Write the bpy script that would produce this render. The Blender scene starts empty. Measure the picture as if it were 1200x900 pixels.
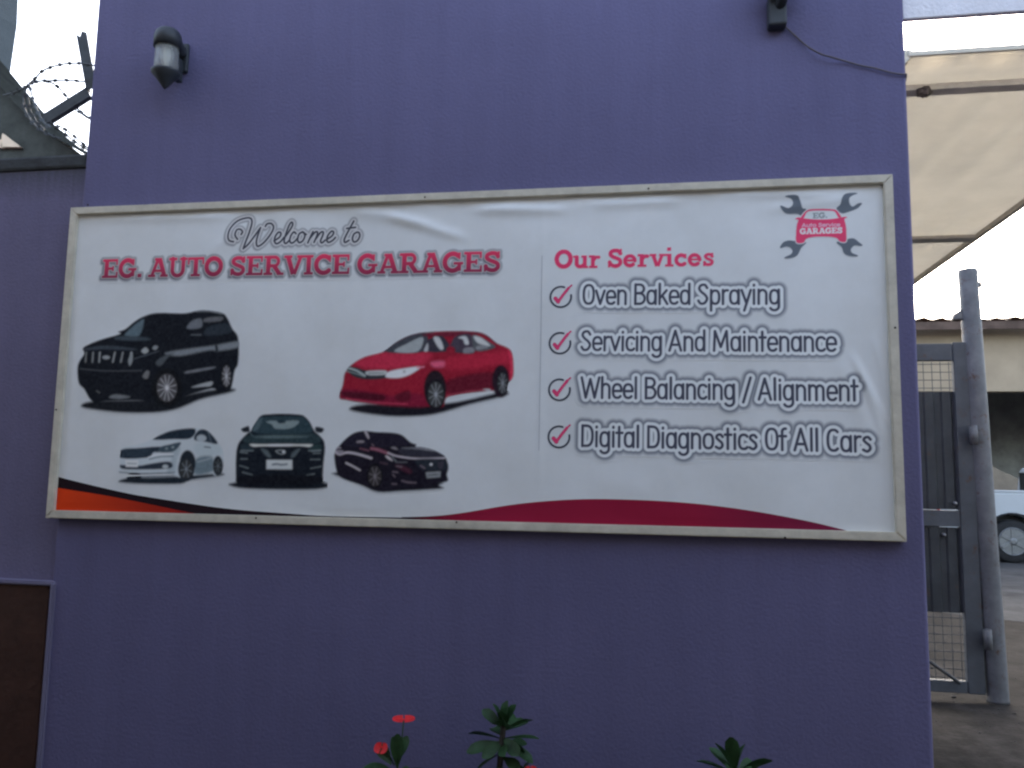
import bpy, bmesh, math, random
import numpy as np
from mathutils import Vector, Matrix
random.seed(7)
rad = math.radians
scene = bpy.context.scene
COL = scene.collection

# ------------------------------------------------------------------ camera
F_PX, YAW, PITCH, ROLL, DIST, EYE = 942.6, 0.1612, 0.1129, 0.0166, 2.7394, 1.55
fw = Vector((-math.sin(YAW)*math.cos(PITCH), math.cos(YAW)*math.cos(PITCH), math.sin(PITCH)))
r0 = Vector((math.cos(YAW), math.sin(YAW), 0)); u0 = r0.cross(fw)
rt = math.cos(ROLL)*r0 + math.sin(ROLL)*u0
up = -math.sin(ROLL)*r0 + math.cos(ROLL)*u0
CAMPOS = Vector((0, -DIST, EYE))
cd = bpy.data.cameras.new('camera'); cam = bpy.data.objects.new('camera', cd); COL.objects.link(cam)
M = Matrix((rt, up, -fw)).transposed().to_4x4(); M.translation = CAMPOS
cam.matrix_world = M
cd.sensor_width = 36; cd.lens = F_PX/1200*36; cd.clip_start = .05; cd.clip_end = 3000
scene.camera = cam

# ------------------------------------------------------------------ light
SUN_EL, SUN_AZ = 26, 6          # azimuth from +Y (behind the wall) towards +X
w = bpy.data.worlds.new('World'); scene.world = w; w.use_nodes = True
nt = w.node_tree; bg = nt.nodes['Background']
sky = nt.nodes.new('ShaderNodeTexSky'); sky.sky_type = 'NISHITA'; sky.sun_disc = False
sky.sun_elevation = rad(SUN_EL); sky.sun_rotation = rad(SUN_AZ)
sky.air_density = 1.0; sky.dust_density = 3.5; sky.ozone_density = 1.0
hs = nt.nodes.new('ShaderNodeHueSaturation'); hs.inputs['Saturation'].default_value = .75
nt.links.new(sky.outputs[0], hs.inputs['Color']); nt.links.new(hs.outputs[0], bg.inputs['Color'])
bg.inputs['Strength'].default_value = .12
sl = bpy.data.lights.new('sun', 'SUN'); sl.energy = .6; sl.angle = rad(20); sl.color = (1, .93, .82)
so = bpy.data.objects.new('sun', sl); COL.objects.link(so)
sd = Vector((math.sin(rad(SUN_AZ))*math.cos(rad(SUN_EL)), math.cos(rad(SUN_AZ))*math.cos(rad(SUN_EL)), math.sin(rad(SUN_EL))))
so.rotation_euler = sd.to_track_quat('Z', 'Y').to_euler(); so.location = (0, 0, 20)
vs = scene.view_settings
scene.display_settings.display_device = 'sRGB'
vs.view_transform = 'Standard'; vs.look = 'None'; vs.gamma = 1; vs.use_curve_mapping = False
vs.exposure = 3.08
scene.render.filter_size = 2.0 if hasattr(scene.render, 'filter_size') else 1.5
try: scene.cycles.filter_width = 2.4
except Exception: pass

# ------------------------------------------------------------------ helpers
def ray(u, v): u, v = float(u), float(v); return (u-600)/F_PX*rt - (v-450)/F_PX*up + fw
def on_y(u, v, y=0.0):
    d = ray(u, v); return CAMPOS + d*((y-CAMPOS.y)/d.y)
def on_z(u, v, z=0.0):
    d = ray(u, v); return CAMPOS + d*((z-CAMPOS.z)/d.z)

def lin(c): 
    c = np.asarray(c, float)/255.
    return np.where(c <= .04045, c/12.92, ((c+.055)/1.055)**2.4)

def mat(name, col, rough=.7, metal=0, noise=None, bump=0, bscale=40, trans=0, extra=None, spec=.3):
    """procedural: base colour varied by noise, bump by finer noise"""
    m = bpy.data.materials.new(name); m.use_nodes = True; n = m.node_tree; b = n.nodes['Principled BSDF']
    b.inputs['Roughness'].default_value = rough; b.inputs['Metallic'].default_value = metal
    b.inputs['Specular IOR Level'].default_value = spec
    geo = n.nodes.new('ShaderNodeNewGeometry')
    if noise is None: noise = (3, .12)
    tx = n.nodes.new('ShaderNodeTexNoise'); tx.inputs['Scale'].default_value = noise[0]; tx.inputs['Detail'].default_value = 8
    tx.inputs['Roughness'].default_value = .65
    n.links.new(geo.outputs['Position'], tx.inputs['Vector'])
    rmp = n.nodes.new('ShaderNodeValToRGB')
    c = np.array(col); a = noise[1]
    rmp.color_ramp.elements[0].position = .3; rmp.color_ramp.elements[1].position = .7
    rmp.color_ramp.elements[0].color = (*np.clip(c*(1-a), 0, 1), 1); rmp.color_ramp.elements[1].color = (*np.clip(c*(1+a), 0, 1), 1)
    n.links.new(tx.outputs['Fac'], rmp.inputs[0]); n.links.new(rmp.outputs[0], b.inputs['Base Color'])
    if bump:
        t2 = n.nodes.new('ShaderNodeTexNoise'); t2.inputs['Scale'].default_value = bscale; t2.inputs['Detail'].default_value = 6
        n.links.new(geo.outputs['Position'], t2.inputs['Vector'])
        bp = n.nodes.new('ShaderNodeBump'); bp.inputs['Strength'].default_value = bump; bp.inputs['Distance'].default_value = .01
        n.links.new(t2.outputs['Fac'], bp.inputs['Height']); n.links.new(bp.outputs[0], b.inputs['Normal'])
    if trans:
        t = n.nodes.new('ShaderNodeBsdfTranslucent'); n.links.new(rmp.outputs[0], t.inputs['Color'])
        mx = n.nodes.new('ShaderNodeMixShader'); mx.inputs[0].default_value = trans
        n.links.new(b.outputs[0], mx.inputs[1]); n.links.new(t.outputs[0], mx.inputs[2])
        n.links.new(mx.outputs[0], n.nodes['Material Output'].inputs['Surface'])
    m['ramp'] = rmp.name
    return m

def obj(name, bm, m, parent=None, smooth=False):
    me = bpy.data.meshes.new(name); bm.to_mesh(me); bm.free()
    o = bpy.data.objects.new(name, me); COL.objects.link(o)
    if m: me.materials.append(m)
    if smooth:
        for p in me.polygons: p.use_smooth = True
    if parent is not None:
        o.parent = parent
        o.matrix_parent_inverse = Matrix.Translation(-parent.location)
    return o
def tag(o, label, cat, group=None):
    o['label'] = label; o['category'] = cat
    if group: o['group'] = group
    return o
def thing(name, label, cat, loc, group=None):
    o = bpy.data.objects.new(name, None); COL.objects.link(o); o.location = loc; o.empty_display_size = .1
    return tag(o, label, cat, group)
def struct(o): o['kind'] = 'structure'; return o

def add_box(bm, lo, hi, bevel=0, seg=2, rot=None):
    c = [(a+b)/2 for a, b in zip(lo, hi)]; s = [abs(b-a) for a, b in zip(lo, hi)]
    ret = bmesh.ops.create_cube(bm, size=1)
    vsv = ret['verts']; bmesh.ops.scale(bm, vec=s, verts=vsv)
    if bevel:
        es = list({e for v in vsv for e in v.link_edges})
        r = bmesh.ops.bevel(bm, geom=es, offset=bevel, segments=seg, affect='EDGES', profile=.5)
        vsv = list({v for f in r['faces'] for v in f.verts} | {v for v in vsv if v.is_valid})
    if rot is not None: bmesh.ops.rotate(bm, verts=vsv, cent=(0, 0, 0), matrix=rot)
    bmesh.ops.translate(bm, vec=c, verts=vsv); return vsv
def BX(lo, hi, bevel=0, seg=2):
    bm = bmesh.new(); add_box(bm, lo, hi, bevel, seg); return bm
def add_tube(bm, pts, radii, n=8, cap=True):
    pts = [Vector(p) for p in pts]
    if not hasattr(radii, '__len__'): radii = [radii]*len(pts)
    rings = []; side = None
    for i, p in enumerate(pts):
        d = (pts[min(i+1, len(pts)-1)]-pts[max(i-1, 0)]).normalized()
        if side is None:
            side = d.cross(Vector((0, 0, 1)) if abs(d.z) < .9 else Vector((1, 0, 0))).normalized()
        side = (side - d*side.dot(d)).normalized(); b = d.cross(side)
        rings.append([bm.verts.new(p+radii[i]*(math.cos(2*math.pi*k/n)*side+math.sin(2*math.pi*k/n)*b)) for k in range(n)])
    for a, b in zip(rings, rings[1:]):
        for k in range(n): bm.faces.new((a[k], a[(k+1) % n], b[(k+1) % n], b[k]))
    if cap: bm.faces.new(rings[0][::-1]); bm.faces.new(rings[-1])
def add_lathe(bm, c, prof, n=24, axis='z'):
    """prof: (radius, offset along axis)"""
    c = Vector(c); rings = []
    for r, h in prof:
        ring = []
        for k in range(n):
            a = 2*math.pi*k/n; x, y = r*math.cos(a), r*math.sin(a)
            ring.append(bm.verts.new(c + (Vector((x, y, h)) if axis == 'z' else Vector((x, h, y)))))
        rings.append(ring)
    for a, b in zip(rings, rings[1:]):
        for k in range(n): bm.faces.new((a[k], a[(k+1) % n], b[(k+1) % n], b[k]))
    bm.faces.new(rings[0][::-1]); bm.faces.new(rings[-1])
    bmesh.ops.recalc_face_normals(bm, faces=bm.faces)
def add_prism(bm, poly, y0, y1, plane='xz'):
    """extrude a 2-D outline"""
    f = (lambda p, y: (p[0], y, p[1])) if plane == 'xz' else (lambda p, y: (p[0], p[1], y)) if plane == 'xy' else (lambda p, y: (y, p[0], p[1]))
    a = [bm.verts.new(f(p, y0)) for p in poly]; b = [bm.verts.new(f(p, y1)) for p in poly]
    bm.faces.new(a); bm.faces.new(b[::-1]); n = len(poly)
    for k in range(n): bm.faces.new((a[k], b[k], b[(k+1) % n], a[(k+1) % n]))
    bmesh.ops.recalc_face_normals(bm, faces=bm.faces)

# ------------------------------------------------------------------ materials
PURPLE = (.139, .130, .246)
def wall_paint(name, col, top_stain=None):
    m = mat(name, col, .8, noise=(1.1, .09), bump=.28, bscale=90, spec=.25)
    n = m.node_tree; b = n.nodes['Principled BSDF']; rmp = n.nodes[m['ramp']]
    geo = [x for x in n.nodes if x.type == 'NEW_GEOMETRY'][0]
    # vertical rain streaks and scuffs
    mp = n.nodes.new('ShaderNodeMapping'); mp.inputs['Scale'].default_value = (7, 7, .5)
    n.links.new(geo.outputs['Position'], mp.inputs['Vector'])
    t = n.nodes.new('ShaderNodeTexNoise'); t.inputs['Scale'].default_value = 1.5; t.inputs['Detail'].default_value = 9; t.inputs['Roughness'].default_value = .7
    n.links.new(mp.outputs[0], t.inputs['Vector'])
    r2 = n.nodes.new('ShaderNodeValToRGB'); r2.color_ramp.elements[0].position = .35; r2.color_ramp.elements[1].position = .6
    r2.color_ramp.elements[0].color = (.93, .93, .93, 1); r2.color_ramp.elements[1].color = (1, 1, 1, 1)
    n.links.new(t.outputs['Fac'], r2.inputs[0])
    mul = n.nodes.new('ShaderNodeMix'); mul.data_type = 'RGBA'; mul.blend_type = 'MULTIPLY'; mul.inputs[0].default_value = 1
    n.links.new(rmp.outputs[0], mul.inputs[6]); n.links.new(r2.outputs[0], mul.inputs[7])
    # fine grain of the sprayed texture coat
    tg = n.nodes.new('ShaderNodeTexNoise'); tg.inputs['Scale'].default_value = 160; tg.inputs['Detail'].default_value = 4
    n.links.new(geo.outputs['Position'], tg.inputs['Vector'])
    r4 = n.nodes.new('ShaderNodeValToRGB'); r4.color_ramp.elements[0].position = .3; r4.color_ramp.elements[1].position = .7
    r4.color_ramp.elements[0].color = (.91, .91, .91, 1); r4.color_ramp.elements[1].color = (1.0, 1.0, 1.0, 1)
    n.links.new(tg.outputs['Fac'], r4.inputs[0])
    mg = n.nodes.new('ShaderNodeMix'); mg.data_type = 'RGBA'; mg.blend_type = 'MULTIPLY'; mg.inputs[0].default_value = 1
    n.links.new(mul.outputs[2], mg.inputs[6]); n.links.new(r4.outputs[0], mg.inputs[7])
    out = mg.outputs[2]
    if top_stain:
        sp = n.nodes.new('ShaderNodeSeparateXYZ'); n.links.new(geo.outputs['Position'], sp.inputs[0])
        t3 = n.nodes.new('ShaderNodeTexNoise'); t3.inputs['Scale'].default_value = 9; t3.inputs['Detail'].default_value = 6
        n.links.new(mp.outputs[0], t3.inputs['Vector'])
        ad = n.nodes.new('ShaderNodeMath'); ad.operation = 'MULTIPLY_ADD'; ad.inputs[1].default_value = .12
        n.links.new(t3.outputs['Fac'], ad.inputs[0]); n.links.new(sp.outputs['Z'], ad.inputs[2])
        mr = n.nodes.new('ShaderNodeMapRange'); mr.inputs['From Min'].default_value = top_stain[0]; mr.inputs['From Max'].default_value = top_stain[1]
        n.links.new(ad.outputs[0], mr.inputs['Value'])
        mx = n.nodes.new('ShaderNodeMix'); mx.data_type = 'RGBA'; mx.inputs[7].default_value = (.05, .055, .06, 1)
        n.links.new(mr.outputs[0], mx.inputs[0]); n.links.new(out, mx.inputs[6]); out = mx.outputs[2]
    n.links.new(out, b.inputs['Base Color'])
    return m
M_wall = wall_paint('purple_plaster', PURPLE)
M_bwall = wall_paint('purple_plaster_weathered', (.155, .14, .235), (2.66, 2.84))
M_border = wall_paint('purple_moulding', (.18, .165, .25))
M_flare_lilac = wall_paint('flare_paled_plaster', (.80, .79, .84))  # wall paint with lens flare brightness put into its pale colour
M_cream = mat('cream_batten', (.56, .52, .43), .6, noise=(14, .16), bump=.2)
M_conc = mat('weathered_concrete', (.05, .054, .058), .9, noise=(6, .35), bump=.6)
M_dark = mat('dark_metal', (.03, .036, .045), .5, noise=(20, .2), spec=.4)
M_angle = mat('angle_iron', (.075, .085, .095), .6, metal=.3, noise=(15, .25), bump=.2)
M_wire = mat('razor_wire', (.10, .11, .12), .5, metal=.5)
M_brown = mat('dark_brown_timber', (.05, .022, .016), .6, noise=(9, .3), bump=.3)
M_pole = mat('grey_painted_steel', (.095, .097, .102), .6, noise=(7, .3), bump=.25, bscale=30)
def rusty(m, amt=.62):
    n = m.node_tree; b = n.nodes['Principled BSDF']; rmp = n.nodes[m['ramp']]
    geo = [x for x in n.nodes if x.type == 'NEW_GEOMETRY'][0]
    t = n.nodes.new('ShaderNodeTexNoise'); t.inputs['Scale'].default_value = 11; t.inputs['Detail'].default_value = 10; t.inputs['Roughness'].default_value = .75
    n.links.new(geo.outputs['Position'], t.inputs['Vector'])
    r = n.nodes.new('ShaderNodeValToRGB'); r.color_ramp.elements[0].position = amt-.04; r.color_ramp.elements[1].position = amt+.06
    n.links.new(t.outputs['Fac'], r.inputs[0])
    mx = n.nodes.new('ShaderNodeMix'); mx.data_type = 'RGBA'; mx.inputs[7].default_value = (.06, .03, .018, 1)
    n.links.new(r.outputs[0], mx.inputs[0]); n.links.new(rmp.outputs[0], mx.inputs[6]); n.links.new(mx.outputs[2], b.inputs['Base Color'])
    return m
rusty(M_pole, .6)
M_gate = mat('blue_grey_gate_steel', (.05, .055, .062), .6, noise=(8, .22), bump=.2)
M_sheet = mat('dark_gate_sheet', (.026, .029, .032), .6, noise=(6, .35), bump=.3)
rusty(M_gate); rusty(M_sheet, .63)
M_canvas = mat('beige_canvas', (.42, .39, .335), .8, noise=(2.2, .06), bump=.15, bscale=25, trans=.18)
M_cbeam = mat('canopy_steel', (.42, .39, .34), .7, noise=(5, .2))
M_beige = mat('beige_render', (.34, .26, .18), .85, noise=(1.2, .14), bump=.2)
M_roof = mat('rusty_roof_sheet', (.10, .068, .055), .85, noise=(3, .35), bump=.3, spec=.08)
M_inside = mat('workshop_interior', (.34, .34, .33), .9, noise=(2, .3))
M_white = mat('white_car_paint', (.36, .375, .39), .3, noise=(2, .04), spec=.5)
M_glass = mat('dark_car_glass', (.012, .014, .016), .08, spec=.6)
M_tyre = mat('tyre_rubber', (.016, .016, .017), .85, noise=(30, .3), bump=.3)
M_rim = mat('alloy_rim', (.15, .152, .155), .4, metal=.7, noise=(9, .15))
M_plastic = mat('black_plastic', (.02, .02, .021), .6)
M_red = mat('red_lens', (.35, .02, .015), .3)
M_leaf = mat('euphorbia_leaf', (.028, .068, .024), .5, noise=(18, .5), bump=.15, trans=.2)
M_stem = mat('thorny_stem', (.05, .045, .04), .9, noise=(40, .35), bump=.5)
M_flower = mat('red_bract', (.80, .03, .035), .6, noise=(60, .15), trans=.25)
M_grey = mat('grey_house_wall', (.055, .07, .082), .9, noise=(2, .16), bump=.3)
M_lean = mat('old_dark_sheet', (.05, .053, .045), .85, noise=(6, .4), bump=.4)
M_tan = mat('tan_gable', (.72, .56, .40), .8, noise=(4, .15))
M_soil = mat('planter_soil', (.05, .04, .032), .95, noise=(15, .4), bump=.8, bscale=60)
M_blocker = mat('sky_blocker_render', (.07, .068, .065), .9, noise=(2, .15))  # for the unseen wall added to block sky light

# ------------------------------------------------------------------ ground
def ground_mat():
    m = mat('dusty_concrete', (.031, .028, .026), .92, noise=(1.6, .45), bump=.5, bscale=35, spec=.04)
    n = m.node_tree; b = n.nodes['Principled BSDF']; rmp = n.nodes[m['ramp']]
    geo = [x for x in n.nodes if x.type == 'NEW_GEOMETRY'][0]
    t = n.nodes.new('ShaderNodeTexNoise'); t.inputs['Scale'].default_value = 7; t.inputs['Detail'].default_value = 10; t.inputs['Roughness'].default_value = .75
    n.links.new(geo.outputs['Position'], t.inputs['Vector'])
    r2 = n.nodes.new('ShaderNodeValToRGB'); r2.color_ramp.elements[0].position = .38; r2.color_ramp.elements[1].position = .66
    r2.color_ramp.elements[0].color = (.55, .53, .5, 1); r2.color_ramp.elements[1].color = (1.15, 1.12, 1.08, 1)
    n.links.new(t.outputs['Fac'], r2.inputs[0])
    mul = n.nodes.new('ShaderNodeMix'); mul.data_type = 'RGBA'; mul.blend_type = 'MULTIPLY'; mul.inputs[0].default_value = 1
    n.links.new(rmp.outputs[0], mul.inputs[6]); n.links.new(r2.outputs[0], mul.inputs[7]); n.links.new(mul.outputs[2], b.inputs['Base Color'])
    return m
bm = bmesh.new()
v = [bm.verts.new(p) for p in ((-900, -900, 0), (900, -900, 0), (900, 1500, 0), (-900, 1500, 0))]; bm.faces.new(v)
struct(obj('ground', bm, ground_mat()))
# paler worn concrete apron inside the yard
bm = bmesh.new()
pts = []
for k in range(64):
    a = 2*math.pi*k/64; rr = 1+.06*math.sin(3*a+1)+.04*math.sin(7*a)
    pts.append(bm.verts.new((10+8.5*rr*math.cos(a), 12.2+6.2*rr*math.sin(a), .004)))
bm.faces.new(pts)
struct(obj('yard_paving', bm, mat('pale_concrete', (.062, .06, .059), .9, noise=(1.9, .4), bump=.4, spec=.04)))

bm = bmesh.new()
for k in range(240):
    x, y = (random.gauss(2.5, .8), random.gauss(3.4, .9)) if k < 150 else (random.uniform(1.1, 6), random.uniform(-.5, 9))
    r_ = random.uniform(.003, .011)*(1 if random.random() < .9 else 2)
    q_ = bmesh.ops.create_icosphere(bm, subdivisions=1, radius=r_)['verts']
    for v_ in q_: v_.co = Vector((v_.co.x*random.uniform(.7, 1.3)+x, v_.co.y*random.uniform(.7, 1.3)+y, max(v_.co.z*.6+r_*.3, .001)))
gv = obj('gravel', bm, mat('loose_stones', (.05, .046, .042), .9, noise=(9, .4))); gv['kind'] = 'stuff'; gv['label'] = 'loose stones and grit scattered on the yard floor'; gv['category'] = 'gravel'
# ------------------------------------------------------------------ walls
XL, XR, WTOP = -2.163, .8785, 4.7
bm = BX((XL, 0, -.05), (XR, 2.2, WTOP), .012, 3)
tag(obj('gatehouse_wall', bm, M_wall), 'tall purple plastered wall that carries the big white banner', 'wall')
t = thing('boundary_wall', 'lower purple wall with a dark stained top, at the left under the barbed wire', 'wall', (-6, .02, 0))
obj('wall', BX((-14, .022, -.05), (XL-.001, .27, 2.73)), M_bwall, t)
bm = bmesh.new(); add_box(bm, (-14, .012, 2.731), (XL-.002, .30, 2.79), .012)
for k in range(90):        # rough mortar crumbs along the top edge
    x = -4.5+k*.026
    add_box(bm, (x, .05+random.random()*.05, 2.785), (x+.03+random.random()*.04, .16+random.random()*.1, 2.793+random.random()*.012), .004, 1)
obj('coping', bm, M_conc, t)
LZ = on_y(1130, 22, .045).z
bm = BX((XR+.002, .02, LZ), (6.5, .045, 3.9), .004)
tag(obj('gate_lintel', bm, M_flare_lilac), 'fascia beam, its lilac paled by painted-in flare, spanning over the yard entrance at top right', 'beam')
# unseen wall added behind the camera, shaped to block low sky light
bm = bmesh.new(); add_prism(bm, [(-16, -.05), (7, -.05), (7, 4.1), (-.4, 4.1), (-.4, 5.6), (-16, 5.6)], -4.2, -3.15)
tag(obj('sky_blocker_wall', bm, M_blocker), 'unseen dark wall added behind the camera to block sky light from the banner wall', 'wall')

# ------------------------------------------------------------------ sign: frame, banner, prints
SX0, SZ0, SW, SH = -2.186, 1.3636, 3.0, 1.1893
YB = -.014                     # plane of the vinyl
YF = -.032                     # front of the battens
sign = thing('banner_sign', 'wide white garage banner in a cream batten frame on the purple wall', 'sign', (SX0+SW/2, 0, SZ0))
FWD = .029
def batten(poly):
    bm = bmesh.new(); add_prism(bm, poly, -.001, YF)
    bmesh.ops.bevel(bm, geom=[e for e in bm.edges if abs(e.verts[0].co.y-YF) < 1e-5 and abs(e.verts[1].co.y-YF) < 1e-5], offset=.003, segments=2, affect='EDGES')
    obj('frame_batten', bm, M_cream, sign)
a, b, c, d = SX0, SX0+SW, SZ0, SZ0+SH; g = .0008
batten([(a, d), (b, d), (b-FWD, d-FWD), (a+FWD, d-FWD)])
batten([(a, c), (a+FWD, c+FWD), (b-FWD, c+FWD), (b, c)])
batten([(a, c+g), (a, d-g), (a+FWD, d-FWD-g), (a+FWD, c+FWD+g)])
batten([(b, c+g), (b-FWD, c+FWD+g), (b-FWD, d-FWD-g), (b, d-g)])
M_nail = mat('rusty_nail', (.03, .02, .015), .7)
for (u, v) in ((498, 231), (103, 240), (760, 221), (1049, 384), (920, 630), (535, 612), (300, 607), (66, 480)):
    p = on_y(u, v, YF); bm = bmesh.new(); add_lathe(bm, (p.x, YF-.001, p.z), [(.0035, .002), (.0035, -.0005), (.002, -.0015)], 8, 'y'); obj('nail', bm, M_nail, sign)

def ridge(S, T, p, q, wid, amp, ends=.12):
    p = np.array(p); q = np.array(q); d = q-p; L = np.hypot(*d); d = d/L; nrm = np.array([-d[1], d[0]])
    al = (S-p[0])*d[0]+(T-p[1])*d[1]; ac = (S-p[0])*nrm[0]+(T-p[1])*nrm[1]
    e = 1/(1+np.exp(-al/(ends*L)*2))*1/(1+np.exp((al-L)/(ends*L)*2))
    return amp*np.exp(-(ac/wid)**2)*e
def st(u, v):
    p = on_y(u, v, YB); return (p.x-SX0, p.z-SZ0)
WR = [((455, 252), (540, 278), .018, .0055), ((420, 248), (500, 262), .022, .004), ((560, 246), (660, 246), .02, .0065), ((700, 240), (790, 235), .02, .005),
      ((120, 254), (260, 252), .02, .005), ((300, 258), (240, 300), .03, .0025), ((1000, 420), (1042, 500), .013, .006), ((1012, 450), (1040, 520), .011, .005),
      ((985, 425), (1036, 540), .03, .004), ((1025, 400), (1046, 470), .011, .0045), ((850, 225), (960, 228), .018, .005), ((900, 245), (1010, 232), .02, .003),
      ((1038, 240), (1046, 360), .016, .004), ((700, 560), (760, 580), .05, .002), ((540, 300), (560, 560), .05, .0022), ((330, 340), (350, 560), .06, .002),
      ((636, 240), (632, 600), .012, .0012), ((90, 330), (75, 520), .03, .003), ((870, 350), (900, 560), .06, .002)]
WR = [(st(*p), st(*q), w_, a_) for p, q, w_, a_ in WR]
def hgt(S, T):
    h = np.zeros_like(S)
    for p, q, w_, a_ in WR: h = h+1.2*ridge(S, T, p, q, w_, a_)
    # gentle sag and scallops between the staples along the top
    h = h + .0022*np.sin(S*5.1+1.2)*np.sin(T*4.3+.6) + .0010*np.sin(S*17+T*9)
    h = h + .0020*np.exp(-((SH-FWD-T)/.05)**2)*np.sin(S*23)
    edge = np.minimum(np.minimum(S-FWD, SW-FWD-S), np.minimum(T-FWD, SH-FWD-T))
    return (h+.001)*np.clip(edge/.03, 0, 1)+.0005

def vinyl():
    m = bpy.data.materials.new('printed_vinyl'); m.use_nodes = True; n = m.node_tree; b = n.nodes['Principled BSDF']
    b.inputs['Roughness'].default_value = .6; b.inputs['Specular IOR Level'].default_value = .12
    at = n.nodes.new('ShaderNodeVertexColor'); at.layer_name = 'Col'
    geo = n.nodes.new('ShaderNodeNewGeometry')
    tx = n.nodes.new('ShaderNodeTexNoise'); tx.inputs['Scale'].default_value = 2.4; tx.inputs['Detail'].default_value = 9; tx.inputs['Roughness'].default_value = .7
    n.links.new(geo.outputs['Position'], tx.inputs['Vector'])
    r = n.nodes.new('ShaderNodeValToRGB'); r.color_ramp.elements[0].position = .3; r.color_ramp.elements[1].position = .62
    r.color_ramp.elements[0].color = (.90, .895, .88, 1); r.color_ramp.elements[1].color = (1, 1, 1, 1)
    n.links.new(tx.outputs['Fac'], r.inputs[0])
    mul = n.nodes.new('ShaderNodeMix'); mul.data_type = 'RGBA'; mul.blend_type = 'MULTIPLY'; mul.inputs[0].default_value = 1
    n.links.new(at.outputs['Color'], mul.inputs[6]); n.links.new(r.outputs[0], mul.inputs[7]); n.links.new(mul.outputs[2], b.inputs['Base Color'])
    return m
M_vinyl = vinyl()
WHITE = np.array((.79, .81, .815))

def mesh_np(name, V, quads, polys, colr, parent, m, smooth=True):
    me = bpy.data.meshes.new(name)
    faces = [tuple(q) for q in quads.tolist()]+polys
    me.from_pydata(V.tolist(), [], faces)
    ca = me.color_attributes.new('Col', 'FLOAT_COLOR', 'POINT')
    ca.data.foreach_set('color', np.c_[colr, np.ones(len(colr))].astype(np.float32).ravel())
    me.polygons.foreach_set('use_smooth', np.ones(len(me.polygons), bool))
    me.materials.append(m); me.update()
    o = bpy.data.objects.new(name, me); COL.objects.link(o); o.parent = parent
    if parent.type == 'EMPTY': o.matrix_parent_inverse = Matrix.Translation(-parent.location)
    else: o.matrix_parent_inverse = parent.matrix_parent_inverse.copy() if False else Matrix.Identity(4)
    return o
def place(S, T, off): return np.stack([SX0+S, YB-hgt(S, T)-off, SZ0+T], -1)

# the vinyl sheet
nx, ny = 376, 150
gs, gt = np.meshgrid(np.linspace(FWD-.004, SW-FWD+.004, nx), np.linspace(FWD-.004, SH-FWD+.004, ny))
idx = np.arange(nx*ny).reshape(ny, nx)
Q = np.stack([idx[:-1, :-1], idx[:-1, 1:], idx[1:, 1:], idx[1:, :-1]], -1).reshape(-1, 4)
P0 = place(gs, gt, 0).reshape(-1, 3)
banner = mesh_np('banner', P0, Q, [], np.tile(WHITE, (nx*ny, 1)), sign, M_vinyl)
banner['label'] = 'white printed vinyl sheet, slightly wrinkled at the top and right'

def emit(name, smin, smax, tmin, tmax, cell, fn, layer=1, label=None):
    """print on the vinyl: fn(S,T) -> (rgb, level); the mesh is the level > 0 region (marching squares)"""
    smin = max(smin, FWD+.0005); tmin = max(tmin, FWD+.0005); smax = min(smax, SW-FWD-.0005); tmax = min(tmax, SH-FWD-.0005)
    n_s = max(2, int((smax-smin)/cell)+1); n_t = max(2, int((tmax-tmin)/cell)+1)
    S, T = np.meshgrid(np.linspace(smin, smax, n_s), np.linspace(tmin, tmax, n_t))
    C, A = fn(S, T)
    C = np.broadcast_to(C, S.shape+(3,)).reshape(-1, 3); A = np.broadcast_to(A, S.shape).ravel().copy()
    A[np.abs(A) < 1e-9] = 1e-9
    id_ = np.arange(n_s*n_t).reshape(n_t, n_s)
    Q = np.stack([id_[:-1, :-1], id_[:-1, 1:], id_[1:, 1:], id_[1:, :-1]], -1).reshape(-1, 4)
    inside = (A[Q] > 0).sum(1)
    full = Q[inside == 4]; part = Q[(inside > 0) & (inside < 4)]
    Sf, Tf = S.ravel(), T.ravel()
    exS, exT, exC, cache, polys = [], [], [], {}, []
    base = len(Sf)
    for q in part:
        poly = []
        for k in range(4):
            i, j = int(q[k]), int(q[(k+1) % 4])
            if A[i] > 0: poly.append(i)
            if (A[i] > 0) != (A[j] > 0):
                key = (min(i, j), max(i, j))
                if key not in cache:
                    f = A[key[0]]/(A[key[0]]-A[key[1]]); f = min(max(f, .02), .98)
                    exS.append(Sf[key[0]]*(1-f)+Sf[key[1]]*f); exT.append(Tf[key[0]]*(1-f)+Tf[key[1]]*f)
                    exC.append(C[key[0]] if A[key[0]] > 0 else C[key[1]])
                    cache[key] = base+len(exS)-1
                poly.append(cache[key])
        if len(poly) >= 3: polys.append(poly)
    Sa = np.r_[Sf, exS]; Ta = np.r_[Tf, exT]; Ca = np.r_[C, np.array(exC).reshape(-1, 3)]
    used = np.unique(np.r_[full.ravel(), np.array([i for p in polys for i in p], int)]).astype(int)
    remap = -np.ones(len(Sa), int); remap[used] = np.arange(len(used))
    V = place(Sa[used], Ta[used], .0007*layer)
    o = mesh_np(name, V, remap[full], [tuple(remap[p].tolist()) for p in polys], Ca[used], banner, M_vinyl)
    if label: o['label'] = label
    return o

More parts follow.
